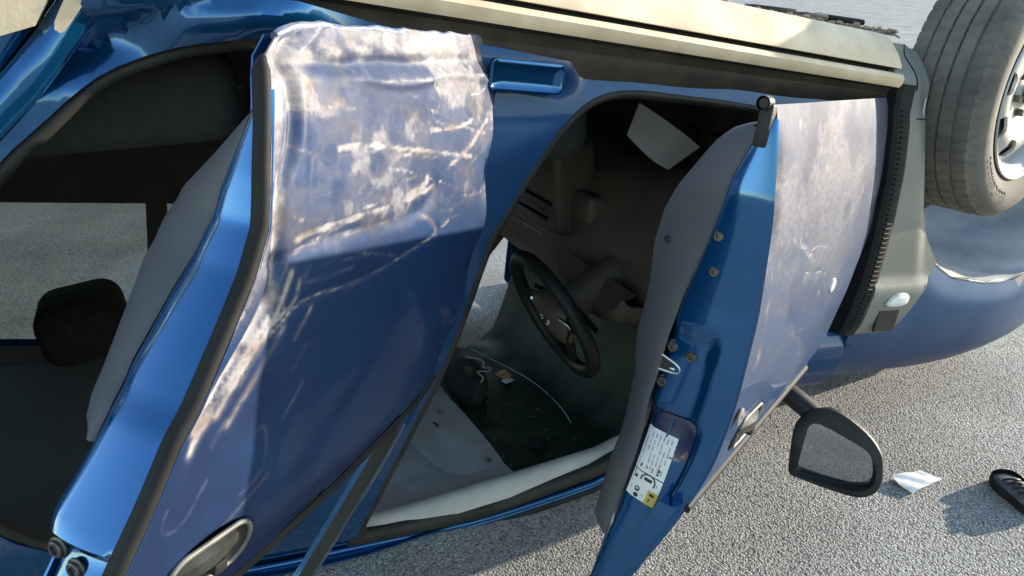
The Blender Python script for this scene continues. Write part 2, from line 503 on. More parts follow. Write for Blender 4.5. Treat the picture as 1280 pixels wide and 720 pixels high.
_perm = np.random.default_rng(3).random((64, 64))
def noise2(x, y):
    xi = np.floor(x).astype(int); yi = np.floor(y).astype(int); fx = x - xi; fy = y - yi
    fx = fx * fx * (3 - 2 * fx); fy = fy * fy * (3 - 2 * fy)
    g = lambda a, b: _perm[a % 64, b % 64]
    return (g(xi, yi) * (1 - fx) + g(xi + 1, yi) * fx) * (1 - fy) + (g(xi, yi + 1) * (1 - fx) + g(xi + 1, yi + 1) * fx) * fy
def fbm(x, y, o=4):
    s = 0; a = 0.5; t = 0
    for k in range(o):
        s = s + a * noise2(x * 2 ** k + 7.3 * k, y * 2 ** k + 3.1 * k); t += a; a *= 0.55
    return s / t
def sstep(a, b, x):
    t = np.clip((x - a) / (b - a), 0, 1); return t * t * (3 - 2 * t)
def seg_dist(P, line):
    d = np.full(len(P), 9.0)
    q = np.asarray(line, float)
    for a, b in zip(q[:-1], q[1:]):
        ab = b - a; t = np.clip(((P - a) @ ab) / (ab @ ab + 1e-12), 0, 1)
        d = np.minimum(d, np.linalg.norm(P - a - t[:, None] * ab, axis=1))
    return d

# ------------------------------------------------------------------ the ground
gs = 400.0
o = mk('road_ground', [(-gs, -gs, 0), (gs, -gs, 0), (gs, gs, 0), (-gs, gs, 0)], [(0, 1, 2, 3)], ASPHALT, smooth=0, world_coords=True)
tag(o, 'rough grey asphalt road surface under and around the overturned car', kind='structure')

# ------------------------------------------------------------------ the car
ROOT = bpy.data.objects.new('overturned_car', None)
col.objects.link(ROOT)
rc = carw(np.array([-1.3, 0, 1.6])); rc[2] = 0
ROOT.location = rc; WL[ROOT] = rc
tag(ROOT, 'dark blue car lying upside down with both near doors hanging open', 'car')

ZC = [.20, .30, .36, .42, .55, .70, .85, .97, 1.05, 1.10, 1.30, 1.50, 1.57, 1.62, 1.66]
YC = [.80, .82, .835, .855, .878, .888, .888, .875, .852, .835, .755, .675, .645, .615, .56]
zz = np.linspace(.2, 1.66, 300)
yy = np.interp(zz, ZC, YC)
ker = np.ones(15) / 15
yy = np.convolve(np.pad(yy, 7, mode='edge'), ker, 'valid')
def ys(z): return np.interp(z, zz, yy)
def roofz(x):
    x = np.asarray(x, float)
    return np.minimum(1.685 - 0.02 * (x + 1.6) ** 2, (LIFT - 0.012 - SP * x) / CP)

# --- body side with two door openings
FAP = [(-.60, .445), (-.72, .440), (-.829, .436), (-.939, .429), (-1.047, .427), (-1.176, .424), (-1.246, .437), (-1.30, .468), (-1.351, .524), (-1.398, .595),
       (-1.443, .674), (-1.479, .739), (-1.547, 1.064), (-1.60, 1.40), (-1.628, 1.55), (-1.61, 1.595), (-1.55, 1.605), (-1.277, 1.580), (-.945, 1.468), (-.78, 1.33), (-.62, 1.12), (-.52, 1.0), (-.475, .8), (-.465, .6), (-.50, .48)]
RAP = [(-1.74, .395), (-1.853, .385), (-1.931, .397), (-2.01, .414), (-2.062, .433), (-2.122, .462), (-2.165, .498), (-2.211, .546), (-2.264, .598), (-2.33, .69), (-2.42, .85),
       (-2.46, 1.0), (-2.44, 1.2), (-2.28, 1.44), (-2.05, 1.53), (-1.82, 1.54), (-1.76, 1.45), (-1.70, 1.2), (-1.655, .9), (-1.62, .6), (-1.65, .45)]
def side_y(x, z):
    y = ys(z) - 0.022
    # torn and folded metal ahead of the rear wheel
    m_ = sstep(-1.80, -1.98, x) * sstep(0.60, 0.46, z)
    r1 = np.abs(np.sin((x * 1.0 + z * 1.9) * 15.0 + 1.8 * fbm(x * 6, z * 6, 2)))
    y = y + m_ * (0.026 * (r1 - 0.5) + 0.02 * (fbm(x * 11 + 5, z * 11, 2) - 0.5))
    y = y + .075 * sstep(.44, .345, z) * sstep(-1.72, -1.86, x)
    y = y + .034 * sstep(.445, .385, z) * sstep(-1.28, -1.36, x) * sstep(-1.86, -1.72, x)
    y = y + 0.004 * (fbm(x * 5 + 1, z * 5 + 9) - 0.5)
    return y
outline = [(-.40, .405), (-.40, 1.08), (-.60, 1.185), (-.80, 1.385), (-.957, 1.51), (-1.37, 1.635), (-1.77, 1.66), (-2.4, 1.65), (-2.62, 1.55), (-2.80, 1.2), (-2.86, 1.0), (-2.84, .80),
           (-2.62, .82), (-2.46, .77), (-2.34, .68), (-2.262, .572), (-2.215, .515), (-2.165, .43), (-2.14, .340), (-2.0, .330), (-1.85, .332), (-1.70, .355), (-1.45, .372), (-1.2, .392), (-1.0, .403)]
P, F = sheet2d(outline[::-1], [smooth_loop(FAP, 1), smooth_loop(RAP, 1)], 0.013)
V = np.stack([P[:, 0], side_y(P[:, 0], P[:, 1]), P[:, 1]], 1)
V, F = thicken(V, F[:, ::-1], 0.006)
sc = sstep(-1.85, -2.05, V[:, 0]) * sstep(.5, .4, V[:, 2]) * 0.25 * fbm(V[:, 0] * 30, V[:, 2] * 30)
side = mk('body_side', V, F, PAINT, ROOT, smooth=35, attrs={'scuff': sc, 'dust_shade': .06 + .50 * sstep(-1.82, -1.72, V[:, 0]) * sstep(1.5, 1.3, V[:, 2])})  # body around the centre pillar darkened navy, standing in for shade and dark reflections
# far side of the body with window openings
farw = [[(-2.05, 1.09), (-2.05, 1.56), (-2.55, 1.53), (-2.62, 1.30), (-2.60, 1.09)], [(-1.72, 1.09), (-1.72, 1.56), (-1.98, 1.57), (-1.98, 1.09)], [(-.80, 1.09), (-1.05, 1.40), (-1.62, 1.52), (-1.62, 1.09)]]
far_out = [(-.40, .35), (-.40, 1.08), (-.60, 1.185), (-.80, 1.385), (-.957, 1.51), (-1.37, 1.62), (-1.77, 1.65), (-2.4, 1.65), (-2.62, 1.55), (-2.80, 1.2), (-2.86, 1.0), (-2.84, .80), (-2.62, .82), (-2.46, .77), (-2.34, .68), (-2.25, .5), (-2.2, .35)]
P, F = sheet2d(far_out[::-1], farw, 0.05)
V, F = thicken(np.stack([P[:, 0], -ys(P[:, 1]), P[:, 1]], 1), F, 0.03)
far = mk('far_body_side', V, F, PAINT, ROOT, smooth=35)
P, F = sheet2d(far_out[::-1], farw, 0.08)
V, F = thicken(np.stack([P[:, 0], -ys(P[:, 1]) + 0.05, P[:, 1]], 1), F[:, ::-1], 0.012)
mk('far_door_lining', V, F, DASH, ROOT, smooth=35)
for q in farw[:2]:
    P, F = sheet2d(q, [], 0.1)
    V, F = thicken(np.stack([P[:, 0], -ys(P[:, 1]) + 0.012, P[:, 1]], 1), F, 0.004)
    mk('tinted_window', V, F, DARKGLASS, ROOT, smooth=35, label='dark tinted rear side window on the far side')

# --- rubber seals round the openings
def seal(name, loop, inset, r, flat, dy):
    q = smooth_loop(loop, 2)
    c = q.mean(0)
    T = np.roll(q, -1, 0) - np.roll(q, 1, 0); T /= np.linalg.norm(T, axis=1, keepdims=True)
    nrm = np.stack([-T[:, 1], T[:, 0]], 1)
    sgn = np.sign(((c - q) * nrm).sum(1).mean())
    q = q + nrm * sgn * inset
    path = np.stack([q[:, 0], ys(q[:, 1]) - dy, q[:, 1]], 1)
    return mk(name, *tube(path, r, 10, True, (0, 1, 0), flat), SEAL, ROOT, smooth=60)
seal('door_seal', FAP, 0.006, 0.012, 1.8, 0.040)
seal('door_seal', RAP, 0.010, 0.012, 1.6, 0.040)
# wide weatherstrip along the roof edge and blue drip rail
px = np.linspace(-1.64, -.70, 40)
rz = np.interp(px, [-1.8, -1.55, -1.277, -.945, -.78, -.6], [1.60, 1.603, 1.580, 1.468, 1.33, 1.10])
mk('roof_weatherstrip', *tube(np.stack([px, ys(rz) - 0.03, rz - 0.006], 1), 0.022, 10, False, (0, 1, 0), 0.8), SEAL, ROOT, smooth=60)
px = np.linspace(-2.3, -.62, 60)
rz = np.interp(px, [-2.4, -1.77, -1.37, -.957, -.80, -.62], [1.655, 1.664, 1.632, 1.508, 1.385, 1.19])
for k, (dz, dy, r) in enumerate(((-.004, .008, .008), (.014, .016, .007))):
    mk('drip_rail', *tube(np.stack([px, ys(rz) - dy, rz + dz], 1), r, 8, False), PAINT, ROOT, smooth=60)
mk('drip_channel', *tube(np.stack([px, ys(rz) - 0.022, rz + 0.030], 1), 0.011, 8, False), RUBBER, ROOT, smooth=60)

# --- pressed plate at the foot of the centre pillar
def rrect(cx, cy, w, h, r, n=5, rot=0):
    out = []
    for (sx, sy, a0) in ((1, 1, 0), (-1, 1, 90), (-1, -1, 180), (1, -1, 270)):
        for k in range(n + 1):
            a = math.radians(a0 + 90 * k / n)
            out.append((sx * (w / 2 - r) + r * math.cos(a), sy * (h / 2 - r) + r * math.sin(a)))
    q = np.array(out); t = math.radians(rot)
    return q @ np.array([[math.cos(t), math.sin(t)], [-math.sin(t), math.cos(t)]]) + np.array([cx, cy])
rings = []
for (w, h, r, y) in ((.160, .060, .012, -.022), (.154, .056, .012, .004), (.146, .048, .010, .005), (.138, .040, .009, .001), (.10, .018, .006, -.001), (.04, .006, .002, -.001)):
    q = rrect(-1.430, .416, w, h, r)
    rings.append(np.stack([q[:, 0], side_y(np.full(len(q), -1.43), np.full(len(q), .416)) + .015 + y - .08 * (q[:, 1] - .416), q[:, 1]], 1))
V, F = loft(rings, closed_u=True)
F.append(tuple(range(len(V) - len(rings[0]), len(V))))
mk('pillar_plate', V, [f[::-1] for f in F], PAINT, ROOT, smooth=50)

# --- sill: grey plastic cladding with a groove, black recess above it
def extr(profile, xs, name, m_, dy=None, thick=0.0):
    S = []
    for x in xs:
        dz = (-.016 + (x + .77) * .0325) * (1 if x > -2.0 else 1)
        S.append([(x, y + (dy(x) if dy else 0), z + dz * min(1, max(0, (.405 - z) / .045))) for y, z in profile])
    V, F = loft(S)
    if thick: V, F = thicken(V, F, thick)
    return mk(name, V, F, m_, ROOT, smooth=35)
xs = np.linspace(-2.16, -.445, 60)
wob = lambda x: 0.002 * math.sin(x * 9) + 0.0015 * math.sin(x * 23)
extr([(.60, .262), (.70, .255), (.765, .252), (.790, .256), (.812, .268), (.842, .298), (.856, .318), (.858, .325)][::-1], xs, 'sill_cladding', CLAD, wob, 0.004)
extr([(.850, .324), (.832, .326), (.832, .338), (.862, .341)][::-1], xs, 'sill_groove', BLACKP, wob, 0.003)
extr([(.858, .339), (.869, .341), (.874, .347), (.872, .358), (.866, .364)][::-1], xs, 'sill_moulding', CLAD, wob, 0.004)
extr([(.866, .363), (.846, .368), (.838, .380), (.840, .384), (.838, .392), (.824, .410)][::-1], xs, 'sill_recess', DUSTYB, wob, 0.003)
# front end of the sill cladding: curved corner piece that closes on the fender cladding
xs2 = np.linspace(-.452, -.30, 14)

# --- front fender, hood, bumper (blue)
def fend_sec(x):
    drop = 0.10 * max(0, (x + .1) / .8) ** 1.5
    narrow = 0.11 * max(0, (x - .15) / .7) ** 2
    pr = [(.862, .80), (.882, .88), (.880, .95), (.872, 1.03), (.855, 1.105), (.82, 1.16), (.75, 1.195), (.62, 1.21), (.40, 1.222), (0, 1.23)]
    return [(x, y - narrow * (y / .88), z - drop) for y, z in pr]
ARCH = np.array([(-.325, .38), (-.306, .47), (-.285, .565), (-.254, .653), (-.176, .762), (-.113, .810), (.002, .862), (.165, .885), (.317, .876), (.45, .835), (.56, .76), (.64, .65), (.68, .52)])
def arch_z(x): # underside of the fender round the wheel opening
    return float(np.interp(x, ARCH[4:, 0], ARCH[4:, 1]))
rows = []
fx = np.concatenate([np.linspace(-.54, -.39, 6), np.linspace(-.384, -.10, 10), np.linspace(-.07, .44, 26), np.linspace(.47, .80, 10)])
for x in fx:
    sec = np.array(fend_sec(x))
    # near side: from arch edge up to the hood shut line
    n = 26
    zz_ = np.linspace(0, 1, n)
    t = np.linspace(0, 7, n)
    y = np.interp(t, range(10), sec[:, 1]); z = np.interp(t, range(10), sec[:, 2])
    za = 1.0 if x < -.385 else max(.795, arch_z(x)) if x < .3 else max(arch_z(x), .5)
    zt = np.linspace(0, 1, n)
    z = za + (z - z[0]) / (z[-1] - z[0]) * (z[-1] - za)
    rows.append(np.stack([np.full(n, x), y, z], 1))
V, F = loft(rows)
V[:, 1] += 0.003 * (fbm(V[:, 0] * 6, V[:, 2] * 6) - .5)
V2, F2 = thicken(V, F, 0.004)
dust_shade = 0.40 + 0.30 * sstep(.95, 1.15, V2[:, 2]) + 0.1 * fbm(V2[:, 0] * 12, V2[:, 2] * 12)
fender = mk('front_fender', V2, F2, PAINT, ROOT, smooth=40, attrs={'dust_shade': dust_shade})
lip = np.array([r[0] for r in rows if -.12 < r[0][0] < .5])
mk('arch_lip', *tube(lip + np.array([0, -.002, 0]), .0042, 6), CLAD2, fender, smooth=60)
Vm = V.copy(); Vm[:, 1] *= -1
gz = (LIFT - .006 - SP * Vm[:, 0]) / CP            # unseen far side shaped down to the road, blocking sun under the hood
Vm[:, 2] += (gz - Vm[:, 2]) * .92 * sstep(1.0, 1.12, Vm[:, 2])
V2, F2 = thicken(Vm, [f[::-1] for f in F], 0.004)
mk('front_fender', V2, F2, PAINT, ROOT, smooth=40)
hood = []
for x in np.linspace(-.40, .80, 14):
    sec = np.array(fend_sec(x)); e = sec[7]
    yv = np.linspace(e[1] - .006, -e[1] + .006, 17)
    g_ = (LIFT - .004 - SP * x) / CP
    hood.append([(x, y, np.interp(abs(y), [0, .40, .56, e[1]], [g_, g_ - .004, (g_ + e[2]) / 2, e[2]])) for y in yv])
V, F = loft(hood); V2, F2 = thicken(V, F, 0.01)
mk('hood', V2, F2, PAINT, ROOT, smooth=40, attrs={'dust_shade': np.full(len(V2), .3)})
bump = []
for a in np.linspace(-1, 1, 21):
    y = .80 * math.sin(a * math.pi / 2); xx = .50 + .36 * math.cos(a * math.pi / 2) ** 0.6 if abs(a) < 1 else .50
    bump.append([(xx - .05, y, .24), (xx, y, .30), (xx + .02, y, .55), (xx - .01, y, .80), (xx - .06, y * .97, 1.0), (xx - .1, y * .94, 1.05)])
V, F = loft(bump); V2, F2 = thicken(V, F[::1], 0.01)
mk('front_bumper', V2, F2, CLAD2, ROOT, smooth=50)

# --- cladding panel behind the front wheel, with side lamp
cl_out = [(-.452, .262), (-.40, .262), (-.335, .275), (-.318, .30), (-.306, .43), (-.29, .56), (-.262, .65), (-.21, .73), (-.145, .80), (-.19, .875), (-.215, .93), (-.243, .985), (-.26, 1.0), (-.375, 1.0), (-.385, .985), (-.382, .80), (-.384, .63), (-.392, .455), (-.402, .366), (-.42, .352), (-.452, .345)]
P, F = sheet2d(cl_out, [], 0.016)
x, z = P[:, 0], P[:, 1]
def clad_y(x, z):
    y = ys(np.maximum(z, .40)) + .018
    y = y - 0.05 * sstep(.36, .262, z) - .012 * sstep(-.34, -.30, x + (z - .45) * -.30) * sstep(.9, .7, z)
    bulge = sstep(.83, .87, z) * sstep(1.02, .96, z)
    return y + .016 * bulge
dpt = clad_y(x, z)
V, F = thicken(np.stack([x, dpt, z], 1), F[:, ::-1], 0.03)
cladp = mk('fender_cladding', V, F, CLAD2, ROOT, smooth=35)
for (x0, z0, x1, z1) in ((-.40, .43, -.306, .43),):
    q = np.array([(x_, clad_y(np.array(x_), np.array(z_)) + .0008, z_) for x_, z_ in zip(np.linspace(-.355, -.306, 8), np.full(8, .43))])
    mk('panel_joint', *tube(q, .0016, 6), BLACKP, cladp, smooth=60)
q = np.array([(x_, clad_y(np.array(x_), np.array(z_)) + .0008, z_) for x_, z_ in zip(np.interp(np.linspace(0, 1, 14), [0, .25, .6, 1], [-.398, -.397, -.376, -.374]), np.linspace(.262, .366, 14))])
mk('panel_joint', *tube(q, .0016, 6), BLACKP, cladp, smooth=60)
lq = smooth_loop([(-.335, .912), (-.262, .912), (-.245, .898), (-.25, .878), (-.285, .872), (-.318, .885)], 2)
rings = []
for s, dy in ((1.0, .0), (.97, .006), (.8, .010), (.4, .012)):
    c = lq.mean(0); q = c + (lq - c) * s
    rings.append(np.stack([q[:, 0], clad_y(c[0], c[1]) + .001 + dy + 0 * q[:, 0], q[:, 1]], 1))
V, F = loft(rings, closed_u=True); F.append(tuple(range(len(V) - len(lq), len(V))))
mk('side_lamp', V, F, LENS, cladp, smooth=50, label='clear side indicator lamp')
lq2 = np.array([(-.338, .925), (-.26, .925), (-.262, .985), (-.338, .985)])
V, F = prism(lq2, (0, 0, 0), (1, 0, 0), (0, 0, 1), (0, 1, 0), float(clad_y(np.array(-.3), np.array(.95))) - .002, float(clad_y(np.array(-.3), np.array(.95))) + .004)
mk('lamp_blank', V, F, BLACKP, cladp, smooth=30)
# ribbed black strip at the door shut edge
zz_ = np.linspace(.352, 1.0, 60)
xg = np.interp(zz_, [.35, .366, .455, .632, .802, 1.0], [-.415, -.418, -.408, -.402, -.398, -.402])
S = []
for zv, xv in zip(zz_, xg):
    y = float(ys(max(zv, .42))) + .012
    S.append([(xv + .026, y - .03, zv), (xv + .024, y + .012, zv), (xv + .012, y + .016, zv), (xv - .016, y + .012, zv), (xv - .024, y + .002, zv), (xv - .024, y - .05, zv)])
V, F = loft(S, caps=True)
gask = mk('hinge_edge_strip', V, F, RUBBER, ROOT, smooth=35)
rb = rbox((0, 0, 0), (.022, .006, .006), .0015, 1)
rib_me = None
for k, zv in enumerate(np.arange(.40, .98, .0125)):
    xv = float(np.interp(zv, zz_, xg)); y = float(ys(zv)) + .012 + .0155
    if rib_me is None:
        ro = mk('rib', rb[0] + np.array([xv, y, zv]), rb[1], RUBBER, gask, smooth=30); rib_me = ro.data; 
    else:
        c = carw(np.array([xv, y, zv])); ro = bpy.data.objects.new('rib', rib_me); col.objects.link(ro); ro.parent = gask; ro.location = c - WL[gask]; WL[ro] = c

# --- wheel-arch liner of the near front wheel
rows = []
for i, (ax_, az_) in enumerate(resample(smooth_loop(ARCH, 2, False), .03, False)):
    rr = []
    for k, y in enumerate((.862, .845, .82, .76, .68, .58, .48, .42)):
        sh = 1 - (.0, .008, .012, .03, .07, .05, .07, .10)[k] + .012 * math.sin(k * 2.1 + i * .5)
        rr.append((.18 + (ax_ - .18) * sh, y, .42 + (az_ - .42) * sh))
    rows.append(rr)
V, F = loft(rows); V, F = thicken(V, [f for f in F], 0.004)
liner = mk('wheel_arch_liner', V, F, LINER, ROOT, smooth=50)
V, F = thicken(*loft([[(-.44 * math.cos(t) * s, .42, .34 + .44 * math.sin(t) * s) for s in (.05, .5, 1)] for t in np.linspace(-.2, math.pi + .2, 24)]), 0.004)
mk('inner_liner', V, F, BLACKP, ROOT, smooth=50)

# --- wheels
TOE = math.radians(12)
def wheel_xf(V):
    V = np.asarray(V, float); c = np.array([.015, .778, .34]); q = V - c
    ct, st_ = math.cos(TOE), math.sin(TOE)
    return np.stack([c[0] + .045 + q[:, 0] * ct + q[:, 1] * st_, c[1] + .01 - q[:, 0] * st_ + q[:, 1] * ct, V[:, 2]], 1)
def build_wheel():
    yo = .885; R = .343; w = .215
    c = np.array([0.015, 0, .34])
    prof = []  # (radius, y) from outer bead over the tread to the inner bead
    side_o = [(.222, -.020), (.232, -.008), (.25, -.001), (.275, .004), (.298, .003), (.318, -.006), (.330, -.018)]
    tread = []
    yv = -.024
    ribs = [(.034, 1), (.030, 1), (.030, 1), (.030, 1), (.034, 1)]
    for k, (rw, _) in enumerate(ribs):
        tread += [(R - (.004 if k in (0, 4) else 0), yv), (R - (0.0 if k not in (0, 4) else .002), yv - rw / 2), (R - (.004 if k in (0, 4) else 0), yv - rw)]
        yv -= rw
        if k < 4:
            tread += [(R - .009, yv - .001), (R - .009, yv - .006)]; yv -= .0072
    side_i = [(r, -w - y) for r, y in side_o[::-1]]
    prof = side_o + tread + side_i
    prof = np.array(prof); n = 420
    V, F = lathe(np.stack([prof[:, 0], prof[:, 1] + yo], 1), n)
    m_ = len(prof)
    V = V.reshape(n, m_, 3)
    # lateral slots cut into the ribs
    for i in range(n):
        for k in range(m_):
            r, yq = prof[k]
            if r > R - .006 and k >= len(side_o):
                rib = (k - len(side_o)) // 5
                per = 6 if rib in (0, 4) else 7
                if (i + rib * 2 + (k % 5)) % per == 0:
                    ang = i / n * 2 * math.pi
                    V[i, k, 0] -= .005 * math.cos(ang); V[i, k, 2] -= .005 * math.sin(ang)
            if .322 < r < .335 and i % 5 == 0 and k < len(side_o):
                ang = i / n * 2 * math.pi
                V[i, k, 0] -= .005 * math.cos(ang); V[i, k, 2] -= .005 * math.sin(ang)
    V = V.reshape(-1, 3) + c
    # wheel disc with ten openings
    circ = [(.188 * math.cos(a), .188 * math.sin(a)) for a in np.linspace(0, 2 * math.pi, 60, endpoint=False)]
    holes = []
    for k in range(8):
        a = k * math.pi / 4 + .12
        q = rrect(0, 0, .050, .058, .019, 5)
        q[:, 1] *= (1 + 6 * q[:, 0])
        q = q + np.array([.148, 0])
        holes.append(q @ np.array([[math.cos(a), math.sin(a)], [-math.sin(a), math.cos(a)]]))
    P, FF = sheet2d(circ, holes, 0.012)
    rr = np.hypot(P[:, 0], P[:, 1])
    dish = np.interp(rr, [0, .03, .035, .055, .07, .10, .125, .15, .17, .19], [-.030, -.030, -.040, -.042, -.034, -.030, -.018, -.020, -.034, -.046])
    DV, DF = thicken(np.stack([P[:, 0], yo - .006 + dish, P[:, 1]], 1), FF[:, ::-1], .008)
    rim = MB()
    rim.add((DV + c, DF))
    barrel = [(.226, -.010), (.229, -.005), (.226, -.001), (.219, -.004), (.214, -.014), (.204, -.022), (.198, -.034), (.187, -.050), (.183, -.10), (.20, -.18), (.226, -.205)]
    BV, BF = lathe(np.array([(r, y + yo) for r, y in barrel]), 90)
    rim.add((BV + c, [f[::-1] for f in BF]))
    wheel = rim.build('wheel', SILVER, ROOT, smooth=40, xf=wheel_xf)
    mk('tyre', V, F, TYRE, wheel, xf=wheel_xf, smooth=28)
    DVd, DFd = lathe(np.array([(.001, yo - .062), (.176, yo - .062), (.180, yo - .10)]), 48)
    mk('brake_disc', DVd + c, [f for f in DFd], DARKSTEEL, wheel, xf=wheel_xf, smooth=40)
    cap = MB(); V_, F_ = lathe(np.array([(.028, yo - .034), (.028, yo - .022), (.022, yo - .018), (.001, yo - .017)]), 24); cap.add((V_ + c, F_))
    cap.build('hub_cap', DARKSTEEL, wheel, xf=wheel_xf, smooth=40)
    for k in range(5):
        a = k * 2 * math.pi / 5 + .3
        V_, F_ = lathe(np.array([(.011, yo - .048), (.011, yo - .032), (.008, yo - .028), (.001, yo - .028)]), 6, c=(.052 * math.cos(a), 0, .052 * math.sin(a)))
        mk('lug_bolt', V_ + c, F_, DARKSTEEL, wheel, xf=wheel_xf, smooth=20)
    return wheel
wheel = build_wheel()
# lettering moulded on the sidewall: reads towards the hub, so it stands on its head here
def text_mesh(ch, size, extrude=0.0):
    cu = bpy.data.curves.new('t', 'FONT'); cu.body = ch; cu.size = size; cu.extrude = extrude; cu.resolution_u = 3
    ob = bpy.data.objects.new('t', cu); col.objects.link(ob)
    dg = bpy.context.evaluated_depsgraph_get()
    me = bpy.data.meshes.new_from_object(ob.evaluated_get(dg))
    V = np.array([tuple(v.co) for v in me.vertices]) if len(me.vertices) else np.zeros((0, 3))
    F = [tuple(p.vertices) for p in me.polygons]
    bpy.data.objects.remove(ob); bpy.data.curves.remove(cu); bpy.data.meshes.remove(me)
    return V, F
def arc_text(s, ang0, r, size, c, yo):
    mb = MB(); a = ang0
    for ch in s:
        if ch == ' ':
            a += size * .4 / r; continue
        V, F = text_mesh(ch, size, .0006)
        if len(V) == 0: continue
        wd = V[:, 0].max() - V[:, 0].min()
        t = a + (wd / 2) / r
        # glyph x runs with increasing angle seen from outside (+y towards the viewer), glyph up points outwards
        u = np.array([math.sin(t), 0, -math.cos(t)]) * -1.0; v = np.array([math.cos(t), 0, math.sin(t)])
        u = -u
        cx = (V[:, 0].max() + V[:, 0].min()) / 2
        Q = c + v * r + (V[:, :1] - cx) * (-u) * TXT_DIR + V[:, 1:2] * v * TXT_UP + V[:, 2:3] * np.array([0, 1, 0])
        Q[:, 1] += yo
        mb.add((Q, F)); a += (wd + size * .10) / r * TXT_ADV
    return mb
# seen from outside the left wheel, angle t from +x towards +z runs clockwise
TXT_DIR, TXT_UP, TXT_ADV = 1.0, 1.0, 1.0
mb = arc_text('EcoContact', math.radians(97), .264, .042, np.array([.015, 0, .34]), .8885)
mb.build('tyre_lettering', LETTER, wheel, smooth=0, xf=wheel_xf)
for (dx, side_) in ((0, -1), (-2.674, 1), (-2.674, -1)):
    o = wheel.copy(); col.objects.link(o); o.parent = ROOT
    c = carw(np.array([.015 + dx, side_ * (.885 - .107), .34]))
    off = WL[wheel] - carw(np.array([.06, .788, .34]))
    if side_ < 0:
        Rm = Matrix.Rotation(math.pi, 3, Vector(CW @ np.array([0, 0, 1.0])))
        o.rotation_euler = Rm.to_euler()
        off = np.array(Rm @ Vector(off))
    o.location = c + off - WL[ROOT]
    for ch in wheel.children:
        if ch.name.startswith(('lug', 'tyre_let')): continue
        k = ch.copy(); col.objects.link(k); k.parent = o
# near front wheel: rear quarter
# --- rear quarter: rolled blue arch flange, gap, cladding and bumper
arc = np.array([(-2.085, .30), (-2.105, .335), (-2.14, .386), (-2.172, .435), (-2.21, .487), (-2.252, .535), (-2.31, .60), (-2.40, .68), (-2.52, .75)])
arc = smooth_loop(arc, 2, False)
P3 = np.stack([arc[:, 0], ys(np.maximum(arc[:, 1], .4)) + .012, arc[:, 1]], 1)
V, F = tube(P3 + np.array([-.018, 0, 0]), .027, 14, False, (0, 1, 0), .75)
V[:, 1] += .014 * (fbm(V[:, 0] * 16, V[:, 2] * 16) - .5)
mk('rear_arch_flange', V, F, PAINT, ROOT, smooth=60)
arc2 = arc + np.array([-.062, -.010])
S = []
for (x, z) in arc2:
    y = float(ys(max(z, .42))) + .012
    S.append([(x + .012, y - .05, z + .006), (x + .010, y - .004, z + .005), (x - .004, y + .006, z), (x - .03, y + .004, z - .018), (x - .07, y + .0, z - .05), (x - .11, y - .01, z - .085)])
V, F = loft(S); V, F = thicken(V, F, .006)
V[:, 1] += .03 * (fbm(V[:, 0] * 11 + 3, V[:, 2] * 11) - .5)
mk('rear_arch_panel', V, [f[::-1] for f in F], PAINT, ROOT, smooth=50)
q = smooth_loop([(-2.10, .312), (-2.13, .345), (-2.16, .395), (-2.175, .415), (-2.185, .405), (-2.17, .37), (-2.14, .31)], 1)
V, F = prism(q, (0, 0, 0), (1, 0, 0), (0, 0, 1), (0, 1, 0), .84, .886)
mk('torn_trim_clip', V, F, CLAD, ROOT, smooth=30)
V, F = prism([(-2.205, .405), (-2.19, .375), (-2.16, .30), (-2.45, .25), (-2.45, .47), (-2.30, .445)], (0, 0, 0), (1, 0, 0), (0, 0, 1), (0, 1, 0), .80, .893)
mk('rear_arch_cladding', V, F, CLAD, ROOT, smooth=30)
# rear end: bumper and tailgate
rb_ = []
for a in np.linspace(-1, 1, 17):
    y = .84 * math.sin(a * math.pi / 2); xx = -3.10 - .38 * math.cos(a * math.pi / 2) ** .5 if abs(a) < 1 else -3.10
    rb_.append([(xx + .05, y, .28), (xx, y, .45), (xx + .01, y, .70), (xx + .08, y * .98, .85), (xx + .14, y * .95, 1.1), (xx + .30, y * .84, 1.45), (xx + .42, y * .76, 1.63)])
V, F = loft(rb_); V, F = thicken(V, [f[::-1] for f in F], .01)
mk('tailgate', V, F, PAINT, ROOT, smooth=50)
rows = []
for x in np.linspace(-3.12, -2.55, 10):
    rows.append([(x, float(ys(z)) - .01 - .05 * max(0, (-2.8 - x)), z) for z in np.linspace(.78 + max(0, (-2.8 - x)) * -.6, 1.6, 14)])
V, F = loft(rows); V1, F1 = thicken(V, F, .006)
mk('rear_quarter', V1, F1, PAINT, ROOT, smooth=50)
Vm = V.copy(); Vm[:, 1] *= -1
V1, F1 = thicken(Vm, [f[::-1] for f in F], .006)
mk('rear_quarter', V1, F1, PAINT, ROOT, smooth=50)

# --- roof, floor, bulkhead
rows = []
for x in np.linspace(-3.05, -1.02, 26):
    zr = float(roofz(x)); edge = float(np.interp(x, [-3.1, -2.4, -1.77, -1.37, -.957], [1.60, 1.655, 1.67, 1.645, 1.52]))
    rows.append([(x, y, np.interp(abs(y), [0, .35, .52, .60], [zr, zr - .004, (zr + edge) / 2, min(edge, zr)])) for y in np.linspace(.60, -.60, 21)])
V, F = loft(rows); V[:, 2] += .012 * (fbm(V[:, 0] * 4, V[:, 1] * 4) - .9); V, F = thicken(V, F, .004)
mk('roof', V, F, PAINT, ROOT, smooth=40)
rows = [[(x, y, .335 + .015 * math.sin(y * 9) * math.sin(x * 7)) for y in np.linspace(.80, -.82, 30)] for x in np.linspace(-3.1, .1, 50)]
V, F = loft(rows); V, F = thicken(V, F, .01)
mk('floor_pan', V, F, UNDER, ROOT, smooth=60)
rows = [[(x, y, .36) for y in np.linspace(.79, -.80, 8)] for x in np.linspace(-3.0, -.30, 10)]
V, F = loft(rows); V, F = thicken(V, [f[::-1] for f in F], .008)
